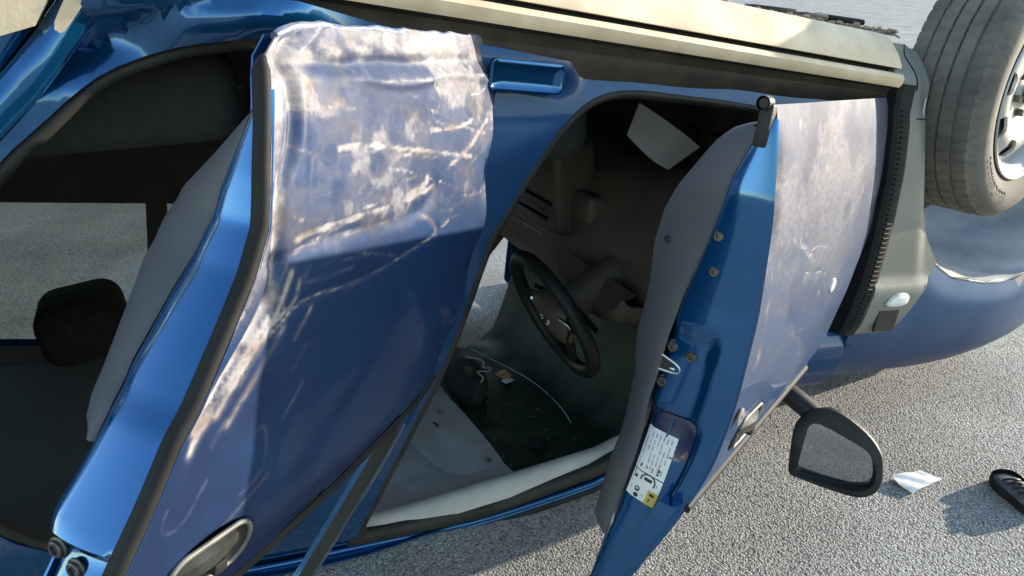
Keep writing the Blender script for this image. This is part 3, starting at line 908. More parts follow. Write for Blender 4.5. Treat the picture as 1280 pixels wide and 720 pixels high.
mk('cabin_carpet', V, F, CARPET, ROOT, smooth=60)
rows = [[(x, y, z) for y in np.linspace(.80, -.80, 8)] for x, z in ((-.30, .36), (-.42, .50), (-.36, .70), (-.34, .95), (-.45, 1.10))]
V, F = loft(rows); V, F = thicken(V, F, .02)
mk('bulkhead', V, F, CARPET, ROOT, smooth=60)

# --- underbody bits that show over the sill
def crumple(V, a, s=30):
    V = V.copy()
    V += a * (np.stack([fbm(V[:, 0] * s, V[:, 1] * s + V[:, 2] * s * 1.3), fbm(V[:, 1] * s + 4, V[:, 2] * s), fbm(V[:, 2] * s + 9, V[:, 0] * s)], 1) - .5)
    return V
P, F = sheet2d([(-.98, .62), (-.45, .60), (-.33, .66), (-.33, .745), (-.98, .745)], [], .02)
V = np.stack([P[:, 0], P[:, 1], .238 + 0 * P[:, 0]], 1); V[:, 2] += .035 * (fbm(P[:, 0] * 16, P[:, 1] * 16) - .55)
V, F = thicken(V, F[:, ::-1], .004)
mk('heat_shield', V, F, UNDER, ROOT, smooth=25)
mk('exhaust_pipe', *tube([(-1.6, .28, .275), (-1.0, .30, .27), (-.7, .34, .265), (-.45, .30, .27), (-.1, .25, .30)], .03, 12, False, (0, 0, 1)), DARKSTEEL, ROOT, smooth=60)
mk('brake_pipe', *tube(smooth_loop([(-.95, .60, .232), (-.80, .58, .225), (-.66, .62, .222), (-.52, .60, .226), (-.40, .64, .222), (-.30, .60, .24)], 2, False), .006, 8), BLACKP, ROOT, smooth=60)
for k, (c, sz, rz_) in enumerate((((-.70, .66, .222), (.12, .05, .014), 12), ((-.55, .64, .226), (.09, .06, .02), -10), ((-.45, .66, .218), (.10, .03, .012), 24), ((-.86, .64, .215), (.06, .05, .03), 5))):
    V, F = rbox((0, 0, 0), sz, .004, 2, rotm('Z', rz_))
    mk('underbody_bracket', crumple(V + np.array(c), .012), F, DARKSTEEL if k % 2 else BLACKP, ROOT, smooth=30)
S = []
for t in np.linspace(0, 1, 16):
    x = -.44 + .22 * t
    S.append([(x, .60 - .10 * t, .232 - .018 * math.sin(t * math.pi)), (x, .52 - .10 * t, .224 - .022 * math.sin(t * math.pi)), (x, .45 - .10 * t, .24)])
V, F = loft(S); V, F = thicken(V, F, .006)
mk('undertray_flap', V, F, BLACKP, ROOT, smooth=60)
mb = MB()
for k in range(260):
    x = random.uniform(-1.0, -.34); y = random.uniform(.60, .765); s = random.uniform(.002, .008)
    bmV, bmF = rbox((0, 0, 0), (s * 2, s * 1.6, s), s * .3, 1, rotm('Z', random.uniform(0, 180)) @ rotm('X', random.uniform(-30, 30)))
    mb.add((bmV + np.array([x, y, .238 - s * .4 - .004 * random.random()]), bmF))
o = mb.build('dried_mud', MUD, ROOT, smooth=0); o['kind'] = 'stuff'

# ------------------------------------------------------------------ doors
def door_xf(h, th):
    t = math.radians(th); c, s = math.cos(t), math.sin(t)
    def f(V):
        dx = V[:, 0] - h[0]; dy = V[:, 1] - h[1]
        return np.stack([h[0] + dx * c + dy * s, h[1] - dx * s + dy * c, V[:, 2]], 1)
    return f
XF = door_xf((-.44, .85), 30.5)
XR = door_xf((-1.50, .85), 42.0)

def scuff_field(P, strokes):
    s = np.zeros(len(P))
    for line, w, a in strokes:
        d = seg_dist(P, smooth_loop(line, 2, False) if len(line) > 2 else line)
        br = .15 + 1.1 * fbm(P[:, 0] * 34 + a * 9, P[:, 1] * 34 + w * 99, 3)
        s = np.maximum(s, a * np.exp(-(d / w) ** 2) * br)
    return s

# ---- rear door
zr = [.356, .383, .401, .517, .576, .626, .707, .755, .779, .881, .95, 1.06]
xr = [-2.05, -2.092, -2.106, -2.132, -2.142, -2.168, -2.228, -2.262, -2.285, -2.351, -2.39, -2.43]
ro_ = [(-1.44, .355), (-1.437, .375), (-1.46, .413), (-1.505, .48), (-1.529, .566), (-1.55, .698), (-1.612, .823), (-1.662, .925), (-1.70, .968), (-1.81, .99), (-1.915, 1.02), (-2.127, 1.047), (-2.42, 1.06)]
ro_ += [(float(np.interp(z, zr, xr)), z) for z in (1.0, .95, .881, .83, .779, .755, .707, .66, .626, .576, .517, .46, .42, .401, .383)]
ro_ += [(-2.078, .372), (-2.05, .362), (-2.0, .357)]
P, F = sheet2d(ro_, [], 0.0045)
x, z = P[:, 0], P[:, 1]
edge = np.interp(z, zr, xr)
ud = x - edge                               # distance from the latch edge
y = ys(z).copy()
# dents: pushed-in lower edge, a fold beside the latch edge, creases
low = sstep(.50, .37, z)
y -= .005 * low * (0.4 + 1.2 * fbm(x * 7 + 2, z * 7))
y += .004 * np.exp(-((z - (.421 + .006 * np.sin(x * 20))) / .006) ** 2) * sstep(-2.0, -1.85, x)
y -= .007 * np.exp(-((z - (.392 + .01 * fbm(x * 15, z * 0 + 1))) / .010) ** 2) * sstep(-1.5, -1.6, x)
fold = np.exp(-((ud - (.030 + .012 * np.sin(z * 31))) / .011) ** 2) * sstep(.86, .70, z)
y -= .008 * fold
y += .003 * np.exp(-((ud - .060) / .012) ** 2) * sstep(.70, .55, z)
y += .004 * (fbm(x * 9, z * 11 + 4, 3) - .5) * sstep(.66, .48, z)
y += .008 * (fbm(x * 3 + 8, z * 3, 2) - .5)
d_thin = seg_dist(P, smooth_loop([(-2.145, .704), (-2.083, .674), (-1.978, .688), (-1.872, .682), (-1.80, .673), (-1.733, .668), (-1.729, .655)], 2, False))
y -= .002 * np.exp(-(d_thin / .008) ** 2)
d_cr = seg_dist(P, smooth_loop([(-2.13, .62), (-2.05, .607), (-1.958, .616), (-1.776, .62), (-1.738, .585)], 2, False))
y -= .004 * np.exp(-(d_cr / .012) ** 2)
# pressed swage line above the belt and a shallow scallop by the handle
y -= .006 * np.exp(-((z - 1.03) / .008) ** 2)
hp = np.array([(-2.245, .965)])
hd = np.hypot((x + 2.235) / .085, (z - .968 + (x + 2.235) * .0) / .040)
y -= .020 * sstep(1.0, .55, hd)
# hinge-edge waviness
yh = np.exp(-((x - np.interp(z, [.36, .41, .57, .70, .82, .93], [-1.44, -1.46, -1.53, -1.55, -1.61, -1.66])) / .02) ** 2)
y += .005 * yh * np.sin(z * 40)
W_ = 0.9
st = [([(-2.094, .394), (-2.011, .391), (-1.879, .38), (-1.66, .377), (-1.472, .393)], .014, 1.0),
      ([(-1.875, .421), (-1.679, .421), (-1.476, .416)], .004, 1.0),
      ([(-2.086, .398), (-2.114, .501), (-2.129, .591), (-2.138, .651)], .010, 1.0),
      ([(-2.088, .459), (-2.105, .52), (-2.126, .611), (-2.14, .661)], .005, 1.1),
      ([(-2.052, .508), (-2.064, .545), (-2.055, .576)], .006, .6),
      ([(-1.995, .501), (-1.929, .501), (-1.847, .515), (-1.697, .537), (-1.605, .552)], .0055, 1.2),
      ([(-1.95, .506), (-1.85, .522), (-1.70, .545)], .004, .9),
      ([(-1.745, .497), (-1.647, .50), (-1.591, .491)], .005, 1.2),
      ([(-1.697, .56), (-1.621, .542), (-1.53, .495)], .006, 1.1), ([(-1.669, .551), (-1.568, .52), (-1.522, .482)], .005, 1.0),
      ([(-1.66, .575), (-1.56, .55), (-1.53, .53)], .005, .8),
      ([(-1.722, .428), (-1.699, .459), (-1.756, .48), (-1.647, .50)], .004, .9),
      ([(-2.096, .598), (-2.013, .594), (-1.896, .595), (-1.738, .585)], .007, 1.1), ([(-1.851, .589), (-1.765, .577), (-1.766, .567)], .007, 1.1),
      ([(-2.104, .616), (-2.048, .608), (-1.958, .616), (-1.776, .62), (-1.734, .654)], .007, .8),
      ([(-2.145, .704), (-2.083, .674), (-1.978, .688), (-1.872, .682), (-1.80, .673), (-1.733, .668), (-1.729, .655)], .0032, 1.0),
      ([(-2.143, .66), (-2.186, .70), (-2.237, .739), (-2.267, .775)], .008, 1.25), ([(-2.105, .635), (-2.137, .686), (-2.187, .72), (-2.237, .769)], .007, 1.1),
      ([(-2.151, .682), (-2.20, .725), (-2.247, .764), (-2.275, .80)], .007, 1.1), ([(-2.09, .649), (-2.099, .678), (-2.137, .686), (-2.2, .745)], .006, .9),
      ([(-2.12, .70), (-2.17, .745), (-2.22, .79)], .006, .8),
      ([(-2.308, .851), (-2.317, .876), (-2.289, .891), (-2.25, .844)], .003, .55), ([(-2.171, .821), (-2.149, .821), (-2.15, .891), (-2.192, .901)], .003, .55),
      ([(-2.30, .97), (-2.20, .925), (-2.14, .90)], .003, .6)]
for k in range(46):                         # random drag marks, mostly along the door
    x0 = random.uniform(-2.1, -1.5); z0 = random.uniform(.38, .66); l = random.uniform(.02, .12); sl = random.uniform(-.25, .35)
    st.append(([(x0, z0), (x0 + l, z0 + l * sl)], random.uniform(.0018, .004), random.uniform(.4, 1.0)))
for k in range(26):
    x0 = random.uniform(-2.3, -2.05); z0 = random.uniform(.62, .80); l = random.uniform(.03, .09)
    st.append(([(x0, z0), (x0 - l * .62, z0 + l * .6)], random.uniform(.002, .005), random.uniform(.4, .95)))
sc = scuff_field(P, st)
patch = sstep(.66, .60, z) * (.22 + .26 * sstep(.42, .56, fbm(x * 9 + 3, z * 12, 4)) + .16 * sstep(.50, .54, fbm(x * 17 + 9, z * 19 + 4, 4)) + .14 * sstep(.46, .37, z))
patch = np.maximum(patch, sstep(.060, .015, ud) * sstep(.74, .60, z) * (.35 + .5 * fbm(x * 30, z * 12)))
sc = np.clip(np.maximum(sc, patch), 0, 1.2)
dust_shade = .70 + .25 * fbm(x * 9, z * 9) + .38 * sstep(-2.13, -2.2, x) * sstep(.70, .80, z) * fbm(x * 5 + 1, z * 5) + .35 * sstep(.965, 1.03, z) * sstep(.2, .05, np.abs(z - 1.03))  # navy dulling of the panel, painted in for shade as well as dust
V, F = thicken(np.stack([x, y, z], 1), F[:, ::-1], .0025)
rdoor = mk('rear_door', V, F, PAINT, ROOT, smooth=60, xf=XR, attrs={'scuff': np.tile(sc, 2), 'dust_shade': np.tile(dust_shade, 2)}, label='scraped and dented blue rear door hanging open')

def latch_face(name, zt, xt, Bz, Bw, zs, mat_, parent, xf, xofs, w0=0.0, n=16):
    S = []
    for zv in zs:
        xe = float(np.interp(zv, zt, xt)); w1 = float(np.interp(zv, Bz, Bw)); y0 = float(ys(zv))
        r = []
        for s in np.linspace(0, 1, n):
            w = w0 + (w1 - w0) * s
            r.append((xe + xofs(s, zv), y0 - w, zv))
        S.append(r)
    V, F = loft(S)
    return V, F
# painted latch edge
RBz = [.40, .444, .542, .594, .667, .735, .783, .82, .873, .911, .921, 1.06]; RBw = [.012, .024, .078, .096, .113, .123, .118, .124, .134, .117, .110, .10]
V, F = latch_face('e', zr, xr, RBz, RBw, np.linspace(.425, .955, 70), PAINT, None, None,
                  lambda s, zv: .004 - .012 * math.sin(math.pi * s) ** .7 + .020 * float(sstep(.885, .905, zv)) * (1 if s > .15 else 0) + .018 * max(0, s - .85) / .15)
V, F = thicken(V, [f[::-1] for f in F], .002)
redge = mk('door_edge', V, F, PAINT, rdoor, smooth=45, xf=XR)
# rubber gasket along the edge
zs = np.linspace(.390, 1.04, 70)
path = np.array([(float(np.interp(v, zr, xr)) - .003, float(ys(v)) - .011, v) for v in zs])
gp = smooth_loop(path, 1, False)
mk('door_gasket', *tube(gp, .0115 * np.clip(np.arange(len(gp)) / 5 + .25, 0, 1), 12, False, (1, 0, 0), .8), RUBBER, rdoor, smooth=60, xf=XR)
# grey inner lining
RTz = [.44, .446, .471, .51, .562, .599, .647, .75, .799, .809]; RTw = [.03, .034, .060, .097, .150, .168, .176, .164, .152, .135]
S = []
for zv in np.linspace(.445, .812, 50):
    xe = float(np.interp(zv, zr, xr)); b = float(np.interp(zv, RBz, RBw)) - .004; t = max(b + .002, float(np.interp(zv, RTz, RTw))); y0 = float(ys(zv))
    r = [(xe + .012, y0 - b, zv)]
    for s in np.linspace(0.1, 1, 8): r.append((xe + .010 + .018 * s * s, y0 - b - (t - b) * s, zv))
    r += [(xe + .05, y0 - t - .006, zv), (xe + .2, y0 - t - .004, zv), (min(xe + .55, -1.62), y0 - min(t, .12), zv)]
    S.append(r)
V, F = loft(S); V, F = thicken(V, [f[::-1] for f in F], .004)
mk('inner_lining', V, F, TRIM, rdoor, smooth=45, xf=XR)
# inner skin, hinge edge and bottom return so the door is a closed box
S = []
for zv in np.linspace(.37, 1.05, 30):
    xe = float(np.interp(zv, zr, xr)); xh = float(np.interp(zv, [.355, .413, .566, .698, .823, .925, 1.05], [-1.445, -1.465, -1.534, -1.556, -1.618, -1.668, -1.70])); y0 = float(ys(zv)); t = max(.036, min(.10, float(np.interp(zv, RBz, RBw))))
    S.append([(xe + .012, y0 - t, zv), (xe + .3, y0 - t - .01, zv), (xh - .03, y0 - t + .02 if t > .05 else y0 - t, zv), (xh - .004, y0 - t * .6, zv), (xh - .003, y0 - .003, zv)])
V, F = loft(S); V, F = thicken(V, [f[::-1] for f in F], .003)
mk('inner_skin', V, F, PAINT, rdoor, smooth=35, xf=XR)
# bare folded hem at the crushed bottom edge
px = np.linspace(-2.07, -1.45, 60)
pz = np.interp(px, [-2.09, -2.05, -2.0, -1.45], [.378, .362, .356, .354]) + .004 * (fbm(px * 14, px * 0) - .5)
hem = np.stack([px, ys(pz) - .012 + .012 * (fbm(px * 11 + 2, px * 0 + 2) - .5), pz + .002], 1)
V, F = tube(hem, .005 + .003 * fbm(px * 20, px * 0 + 4), 8, False, (0, 1, 0), .8)
mk('crushed_hem', crumple(V, .008, 40), F, PAINT, rdoor, smooth=40, xf=XR, attrs={'scuff': .35 + .5 * fbm(V[:, 0] * 40, V[:, 1] * 40)})
# window frame of the rear door and belt strip
def frame_strip(path2, wid, mat_, parent, xf, name, din=.012, depth=.03):
    q = np.asarray(path2, float); T = np.gradient(q, axis=0); T /= np.linalg.norm(T, axis=1, keepdims=True); nn = np.stack([-T[:, 1], T[:, 0]], 1)
    S = []
    for (p, n_) in zip(q, nn):
        a = p + n_ * wid / 2; b = p - n_ * wid / 2
        S.append([(a[0], float(ys(a[1])) - din - depth, a[1]), (a[0], float(ys(a[1])) - din, a[1]), (p[0], float(ys(p[1])) - din + .003, p[1]), (b[0], float(ys(b[1])) - din, b[1]), (b[0], float(ys(b[1])) - din - depth, b[1])])
    V, F = loft(S, closed_u=True, caps=True)
    return mk(name, V, F, mat_, parent, smooth=40, xf=xf)
frame_strip(resample(smooth_loop([(-1.70, .97), (-1.735, 1.2), (-1.78, 1.42), (-1.84, 1.515), (-2.0, 1.53), (-2.25, 1.44), (-2.40, 1.25), (-2.42, 1.06)], 2, False), .03, False), .05, PAINT, rdoor, XR, 'window_frame')
frame_strip(resample([(-1.745, 1.02), (-1.775, 1.2), (-1.815, 1.42)], .03, False), .016, BLACKP, rdoor, XR, 'window_channel', .006, .02)
bp_ = resample(smooth_loop([(-1.675, .945), (-1.71, .985), (-1.82, 1.006), (-1.915, 1.032), (-2.127, 1.056), (-2.42, 1.066)], 2, False), .03, False)
mk('belt_strip', *tube(np.stack([bp_[:, 0], ys(bp_[:, 1]) + .001, bp_[:, 1]], 1), .007, 8, False, (0, 1, 0), .7), RUBBER, rdoor, smooth=60, xf=XR)

def bolt(c, parent, xf, r=.0105):
    prof = [(r * 1.25, 0), (r * 1.25, -.002), (r, -.003), (r * .95, -.0065), (r * .8, -.0075), (r * .5, -.0075), (r * .45, -.004), (.0004, -.004)]
    V, F = lathe(np.array(prof), 20, (0, 0, 0), 'X')
    return mk('bolt', V + np.array(c), F, BOLTM, parent, smooth=30, xf=xf)
RIMM = mat('handle_rim_plastic', (0.09, 0.092, 0.088), (0.16, 0.16, 0.15), rough=0.5, scale=40)
BOLTM = mat('bolt_steel', (0.05, 0.048, 0.042), (0.12, 0.115, 0.10), rough=0.4, metal=0.7, scale=90)
for (zv, w) in ((.908, .100), (.918, .066)):
    bolt((float(np.interp(zv, zr, xr)) + .012, float(ys(zv)) - w, zv), rdoor, XR)
# door handles
def handle(cx, cz, tilt, parent, xf, ln=.19, dy=0.0):
    y0 = float(ys(cz)) + dy
    t = math.radians(tilt); u = np.array([math.cos(t), 0, math.sin(t)]); v = np.array([-math.sin(t), 0, math.cos(t)])
    # cup rim
    ring = rrect(0, 0, ln * .86, .062, .030, 8)
    path = np.array([np.array([cx, 0, cz]) + u * a + v * b for a, b in ring])
    path[:, 1] = ys(path[:, 2]) + dy + .001
    mk('handle_rim', *tube(path, .0036, 8, True), RIMM, parent, smooth=60, xf=xf)
    # cup floor
    q = rrect(0, 0, ln * .84, .060, .029, 8)
    base = np.array([np.array([cx, 0, cz]) + u * a + v * b for a, b in q]); base2 = np.array([np.array([cx, 0, cz]) + u * a * .9 + v * b * .8 for a, b in q])
    base[:, 1] = ys(base[:, 2]) + dy; base2[:, 1] = y0 - .004
    V, F = loft([base, base2], closed_u=True); F.append(tuple(range(len(base), 2 * len(base))))
    mk('handle_cup', V, F, BLACK, parent, smooth=40, xf=xf)
    # broken pull bar
    S = []
    for s in np.linspace(0, 1, 14):
        a = (s - .62) * ln * .70; hgt = .010 * math.sin(math.pi * min(1, s * 1.05)) + .002
        p = np.array([cx, 0, cz]) + u * a + v * (-.012)
        w_ = .013 * (1 - .35 * abs(2 * s - 1) ** 2)
        S.append([(p + v * w_)[[0]].tolist() + [y0 + hgt - .006] + [(p + v * w_)[2]], [p[0] + v[0] * w_ * .6, y0 + hgt + .004, p[2] + v[2] * w_ * .6], [p[0] - v[0] * w_ * .6, y0 + hgt + .004, p[2] - v[2] * w_ * .6], [(p - v * w_)[0], y0 + hgt - .006, (p - v * w_)[2]]])
    V, F = loft(S, closed_u=True, caps=True)
    V = V + .003 * (np.stack([fbm(V[:, 0] * 60, V[:, 2] * 60), fbm(V[:, 2] * 50 + 2, V[:, 0] * 50), fbm(V[:, 0] * 55 + 6, V[:, 1] * 55)], 1) - .5)
    mk('door_handle', V, F, HANDLE, parent, smooth=30, xf=xf, label='scuffed grey door handle')
    V, F = rbox((0, 0, 0), (.022, .02, .016), .003, 2, rotm('Y', -tilt))
    mk('handle_stay', V + np.array([cx, y0 + .002, cz]) + u * .01 + v * .010, F, BLACKP, parent, smooth=30, xf=xf)
handle(-2.235, .972, 4, rdoor, XR, .165)

# ---- front door
zf = [.38, 1.05]; xf_ = [-1.40, -1.41]
def fxe(zv): return float(np.interp(zv, [.385, .42, .52, .62, .70, .80, .9, 1.0, 1.1, 1.3], [-1.395, -1.405, -1.412, -1.405, -1.40, -1.403, -1.403, -1.406, -1.412, -1.43]))
fo = [(-1.395, .388), (-.455, .388), (-.437, .40), (-.425, .50), (-.424, .60), (-.445, .70), (-.515, .79), (-.58, .90), (-.60, .98), (-.61, 1.045), (-.9, 1.052), (-1.2, 1.056), (-1.408, 1.06)] + [(fxe(v), v) for v in (1.0, .9, .8, .7, .62, .52, .42)]
P, F = sheet2d(fo, [], 0.007)
x, z = P[:, 0], P[:, 1]
y = ys(z).copy()
ud = x - np.array([fxe(v) for v in z])
y += .006 * (fbm(x * 4, z * 5 + 2, 3) - .5) * sstep(.95, .75, z) + .002 * (fbm(x * 12, z * 14, 3) - .5) * sstep(.7, .5, z)
y -= .016 * np.exp(-((ud - .01) / .03) ** 2) * sstep(.40, .50, z) * sstep(.65, .55, z)
hd = np.hypot((x + 1.24) / .095, (z - .958) / .040)
y -= .020 * sstep(1.0, .55, hd)
y -= .005 * np.exp(-((z - 1.03) / .008) ** 2)
st = [([(-1.115, .444), (-1.148, .495)], .004, 1.0), ([(-1.329, .411), (-1.233, .426)], .010, .8), ([(-1.212, .61), (-1.163, .641), (-1.091, .66)], .004, .9), ([(-1.39, .40), (-1.39, .60)], .010, .9), ([(-1.35, .55), (-1.30, .65), (-1.22, .66)], .006, .6),
      ([(-1.385, .46), (-1.37, .58), (-1.345, .72), (-1.335, .80)], .022, .75)]
for k in range(70):
    x0 = random.uniform(-1.38, -.55); z0 = random.uniform(.40, .85); l = random.uniform(.03, .16); sl = random.uniform(-.1, .9)
    st.append(([(x0, z0), (x0 + l, z0 + l * sl)], random.uniform(.002, .006), random.uniform(.3, .8)))
sc = scuff_field(P, st)
patch = sstep(1.05, .60, z) * (.40 + .16 * sstep(.40, .65, fbm(x * 5 + 3, z * 9, 4)))
sc = np.clip(np.maximum(sc, patch), 0, 1.2)
dust_shade = .60 + .25 * fbm(x * 6, z * 8) + .12 * sstep(.7, .45, z)
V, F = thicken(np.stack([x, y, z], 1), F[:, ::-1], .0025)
fdoor = mk('front_door', V, F, PAINT, ROOT, smooth=60, xf=XF, attrs={'scuff': np.tile(sc, 2), 'dust_shade': np.tile(dust_shade, 2)}, label='dusty scratched blue front door hanging open, mirror below it')
FBz = [.40, .417, .455, .499, .554, .627, .703, .772, .805, .846, .895, .974, 1.087, 1.173, 1.281, 1.40]
FBw = [.012, .022, .044, .068, .085, .106, .129, .139, .142, .144, .147, .137, .117, .094, .064, .05]
def f_ofs(s, zv):
    v = .004 - .010 * math.sin(math.pi * s) ** .7
    v += .014 * float(sstep(.74, .775, zv)) * float(sstep(.30, .45, s)) * float(sstep(1.0, .93, zv))
    v += .018 * max(0, s - .88) / .12
    v += .012 * float(sstep(.90, .93, zv)) * float(sstep(.22, .30, s))
    return v
zs = np.linspace(.408, 1.42, 110)
S = []
for zv in zs:
    w1 = float(np.interp(zv, FBz, FBw)); y0 = float(ys(zv)); S.append([(fxe(zv) + f_ofs(s, zv), y0 - w1 * s, zv) for s in np.linspace(0, 1, 24)])
V, F = loft(S); V, F = thicken(V, [f[::-1] for f in F], .002)
fedge = mk('door_edge', V, F, PAINT, fdoor, smooth=45, xf=XF)
FTz = [.41, .428, .437, .459, .496, .538, .575, .635, .721, .794, .834, .859, .92, 1.05, 1.152, 1.169, 1.175]
FTw = [.03, .050, .075, .099, .127, .157, .175, .187, .188, .193, .189, .182, .177, .162, .131, .118, .100]
S = []
for zv in np.linspace(.425, 1.178, 70):
    b = float(np.interp(zv, FBz, FBw)) - .004; t = max(b + .002, float(np.interp(zv, FTz, FTw))); y0 = float(ys(zv)); xe = fxe(zv)
    r = [(xe + .012, y0 - b, zv)]
    for s in np.linspace(.1, 1, 8): r.append((xe + .010 + .016 * s * s, y0 - b - (t - b) * s, zv))
    r += [(xe + .05, y0 - t - .006, zv), (xe + .3, y0 - t - .004, zv), (xe + .7, y0 - min(t, .15), zv), (-.62, y0 - min(t, .10), zv)]
    S.append(r)
V, F = loft(S); V, F = thicken(V, [f[::-1] for f in F], .004)
mk('inner_lining', V, F, TRIM, fdoor, smooth=45, xf=XF)
for zv in (1.0, .62):
    tw = float(np.interp(zv, FTz, FTw)) - .020; V, F = lathe(np.array([(.006, .002), (.006, -.003), (.004, -.005), (.0004, -.005)]), 12, axis='X')
    mk('lining_clip', V + np.array([fxe(zv) + .016, float(ys(zv)) - tw, zv]), F, BLACKP, fdoor, smooth=40, xf=XF)
S = []
for zv in np.linspace(.40, 1.05, 30):
    xe = fxe(zv); xh = float(np.interp(zv, [.39, .50, .60, .70, .79, .90, 1.05], [-.45, -.432, -.432, -.452, -.522, -.588, -.616])); y0 = float(ys(zv)); t = min(.09, float(np.interp(zv, FBz, FBw)))
    S.append([(xe + .012, y0 - t, zv), (xe + .4, y0 - t - .01, zv), (xh - .04, y0 - t, zv), (xh - .005, y0 - t * .6, zv), (xh - .004, y0 - .003, zv)])
V, F = loft(S); V, F = thicken(V, [f[::-1] for f in F], .003)
mk('inner_skin', V, F, PAINT, fdoor, smooth=35, xf=XF)
for (zv, w) in ((.590, .074), (.646, .074), (.793, .124), (.799, .088), (.861, .130)):
    s = w / float(np.interp(zv, FBz, FBw))
    bolt((fxe(zv) + f_ofs(s, zv) + .001, float(ys(zv)) - w, zv), fdoor, XF, .0092 if zv > .7 else .008)
# latch slot: bright-rimmed U with a dark mouth
zc, yc = .826, float(ys(.826)); xs_ = fxe(.826) + .010
q = [(.141, .812), (.132, .815), (.110, .822), (.102, .830), (.108, .838), (.130, .839), (.142, .839)]
q = smooth_loop(q, 2, False)
path = np.array([(xs_, yc - a, b) for a, b in q])
mk('latch_rim', *tube(path, .0028, 8, False, (1, 0, 0)), STEEL, fdoor, smooth=60, xf=XF)
V, F = prism(q, (0, yc, 0), (0, -1, 0), (0, 0, 1), (1, 0, 0), xs_ - .0005, xs_ + .02)
mk('latch', V, F, BLACK, fdoor, smooth=30, xf=XF)
V, F = rbox((xs_ - .001, yc - .118, .831), (.006, .012, .005), .002, 2)
mk('latch_pawl', V, F, STEEL, fdoor, smooth=40, xf=XF)
# tinted film patch and warning label
def on_edge(zv, w, lift):
    s = min(1, max(0, w / float(np.interp(zv, FBz, FBw)))); return (fxe(zv) + f_ofs(s, zv) - lift - .0025, float(ys(zv)) - w, zv)
def patch_mesh(c00, c10, c11, c01, lift, n=6, m_=8):
    S = []
    for i in range(n + 1):
        r = []
        for j in range(m_ + 1):
            a, b = i / n, j / m_
            q = (np.array(c00) * (1 - a) + np.array(c10) * a) * (1 - b) + (np.array(c01) * (1 - a) + np.array(c11) * a) * b
            r.append(on_edge(q[0], q[1], lift))
        S.append(r)
    return loft(S)
V, F = patch_mesh((.913, .134), (.907, .046), (.985, .042), (.992, .124), .0012); V, F = thicken(V, [f for f in F], -.0006)
mk('tinted_film', V, F, DECAL, fdoor, smooth=60, xf=XF)
L00, L10, L11, L01 = (.949, .130), (.951, .071), (1.087, .047), (1.081, .106)
def lab(a, b):
    q = (np.array(L00) * (1 - a) + np.array(L10) * a) * (1 - b) + (np.array(L01) * (1 - a) + np.array(L11) * a) * b
    return q
mb = MB()
def lab_rect(a0, b0, a1, b1, lift, mi, n=3):
    c = [lab(a0, b0), lab(a1, b0), lab(a1, b1), lab(a0, b1)]
    V, F = patch_mesh(c[0], c[1], c[2], c[3], lift, n, n); mb.add((V, F), mi)
lab_rect(0, 0, 1, .60, .0020, 0, 6); lab_rect(0, .615, 1, 1, .0020, 0, 5)
lab_rect(.66, .80, 1, 1, .0026, 2)
lab_rect(0, .605, 1, .612, .0021, 1); 
for r in range(7):                          # rows of fine print, running along the label
    a0 = .08 + r * .125
    for s_ in range(6):
        if (r * 5 + s_ * 3) % 7 == 0 or (r < 2 and s_ > 3): continue
        b0 = .05 + s_ * .085; lab_rect(a0, b0, a0 + (.035 if s_ % 2 else .05), b0 + .060 + .012 * ((r + s_) % 2), .0025, 3, 1)
for (a, b, w, h) in ((.16, .50, .05, .05), (.34, .51, .07, .02), (.55, .49, .03, .07), (.70, .47, .10, .045), (.72, .53, .07, .03)):
    lab_rect(a, b, a + w, b + h, .0025, 1, 1)
def lab_disc(a, b, ra, rb, mi, lift, inner=0.0, n=20, t0=0, t1=2 * math.pi):
    S = [[], []]
    for k in range(n + 1):
        t = t0 + (t1 - t0) * k / n
        for j, f in enumerate((inner, 1.0)):
            q = lab(a + ra * f * math.cos(t), b + rb * f * math.sin(t)); S[j].append(on_edge(q[0], q[1], lift))
    V, F = loft(S); mb.add((V, F), mi)
lab_disc(.55, .70, .26, .105, 1, .0025, .82, 24, math.pi * .95, math.pi * 2.15); lab_rect(.42, .655, .68, .70, .0026, 1, 2)
lab_disc(.32, .86, .085, .035, 1, .0025, .55); lab_disc(.34, .955, .085, .03, 1, .0025, .0); lab_rect(.26, .87, .38, .90, .0026, 1, 1)
lab_rect(.10, .68, .19, .72, .0025, 1, 1); lab_rect(.84, .69, .88, .72, .0025, 3, 1); lab_rect(.10, .86, .13, .89, .0025, 3, 1); lab_rect(.52, .90, .56, .93, .0025, 3, 1)
lab_rect(.74, .83, .90, .87, .0029, 1, 1); lab_rect(.76, .90, .80, .96, .0029, 1, 1); lab_rect(.84, .90, .92, .95, .0029, 3, 1)
GREYP = mat('grey_print', (0.42, 0.42, 0.42), rough=0.5)
mb.build('warning_label', [WHITE, BLACK, YELLOW, GREYP], fdoor, smooth=60, xf=XF, label='white warning sticker with black pictograms and a yellow corner')
handle(-1.235, .958, 4, fdoor, XF, .165)
V, F = lathe(np.array([(.016, .004), (.016, .006), (.012, .008), (.004, .008), (.004, .004), (.0005, .004)]), 20)
V = V[:, [0, 1, 2]] + np.array([-1.365, float(ys(.885)), .885]); mk('door_lock', V, [f[::-1] for f in F], CLAD2, fdoor, smooth=40, xf=XF)
V, F = lathe(np.array([(.022, .0), (.020, .007), (.010, .010), (.0005, .010)]), 16); V[:, 2] *= .8
mk('chipped_spot', V + np.array([-.80, float(ys(.78)) - .003, .78]), [f[::-1] for f in F], LENS, fdoor, smooth=50, xf=XF)
frame_strip(resample(smooth_loop([(-1.415, 1.05), (-1.43, 1.25), (-1.45, 1.42), (-1.42, 1.49), (-1.25, 1.50), (-1.02, 1.42), (-.80, 1.22), (-.63, 1.06)], 2, False), .03, False), .05, PAINT, fdoor, XF, 'window_frame')
bp_ = np.stack([np.linspace(-1.41, -.60, 30), np.full(30, 1.060)], 1)
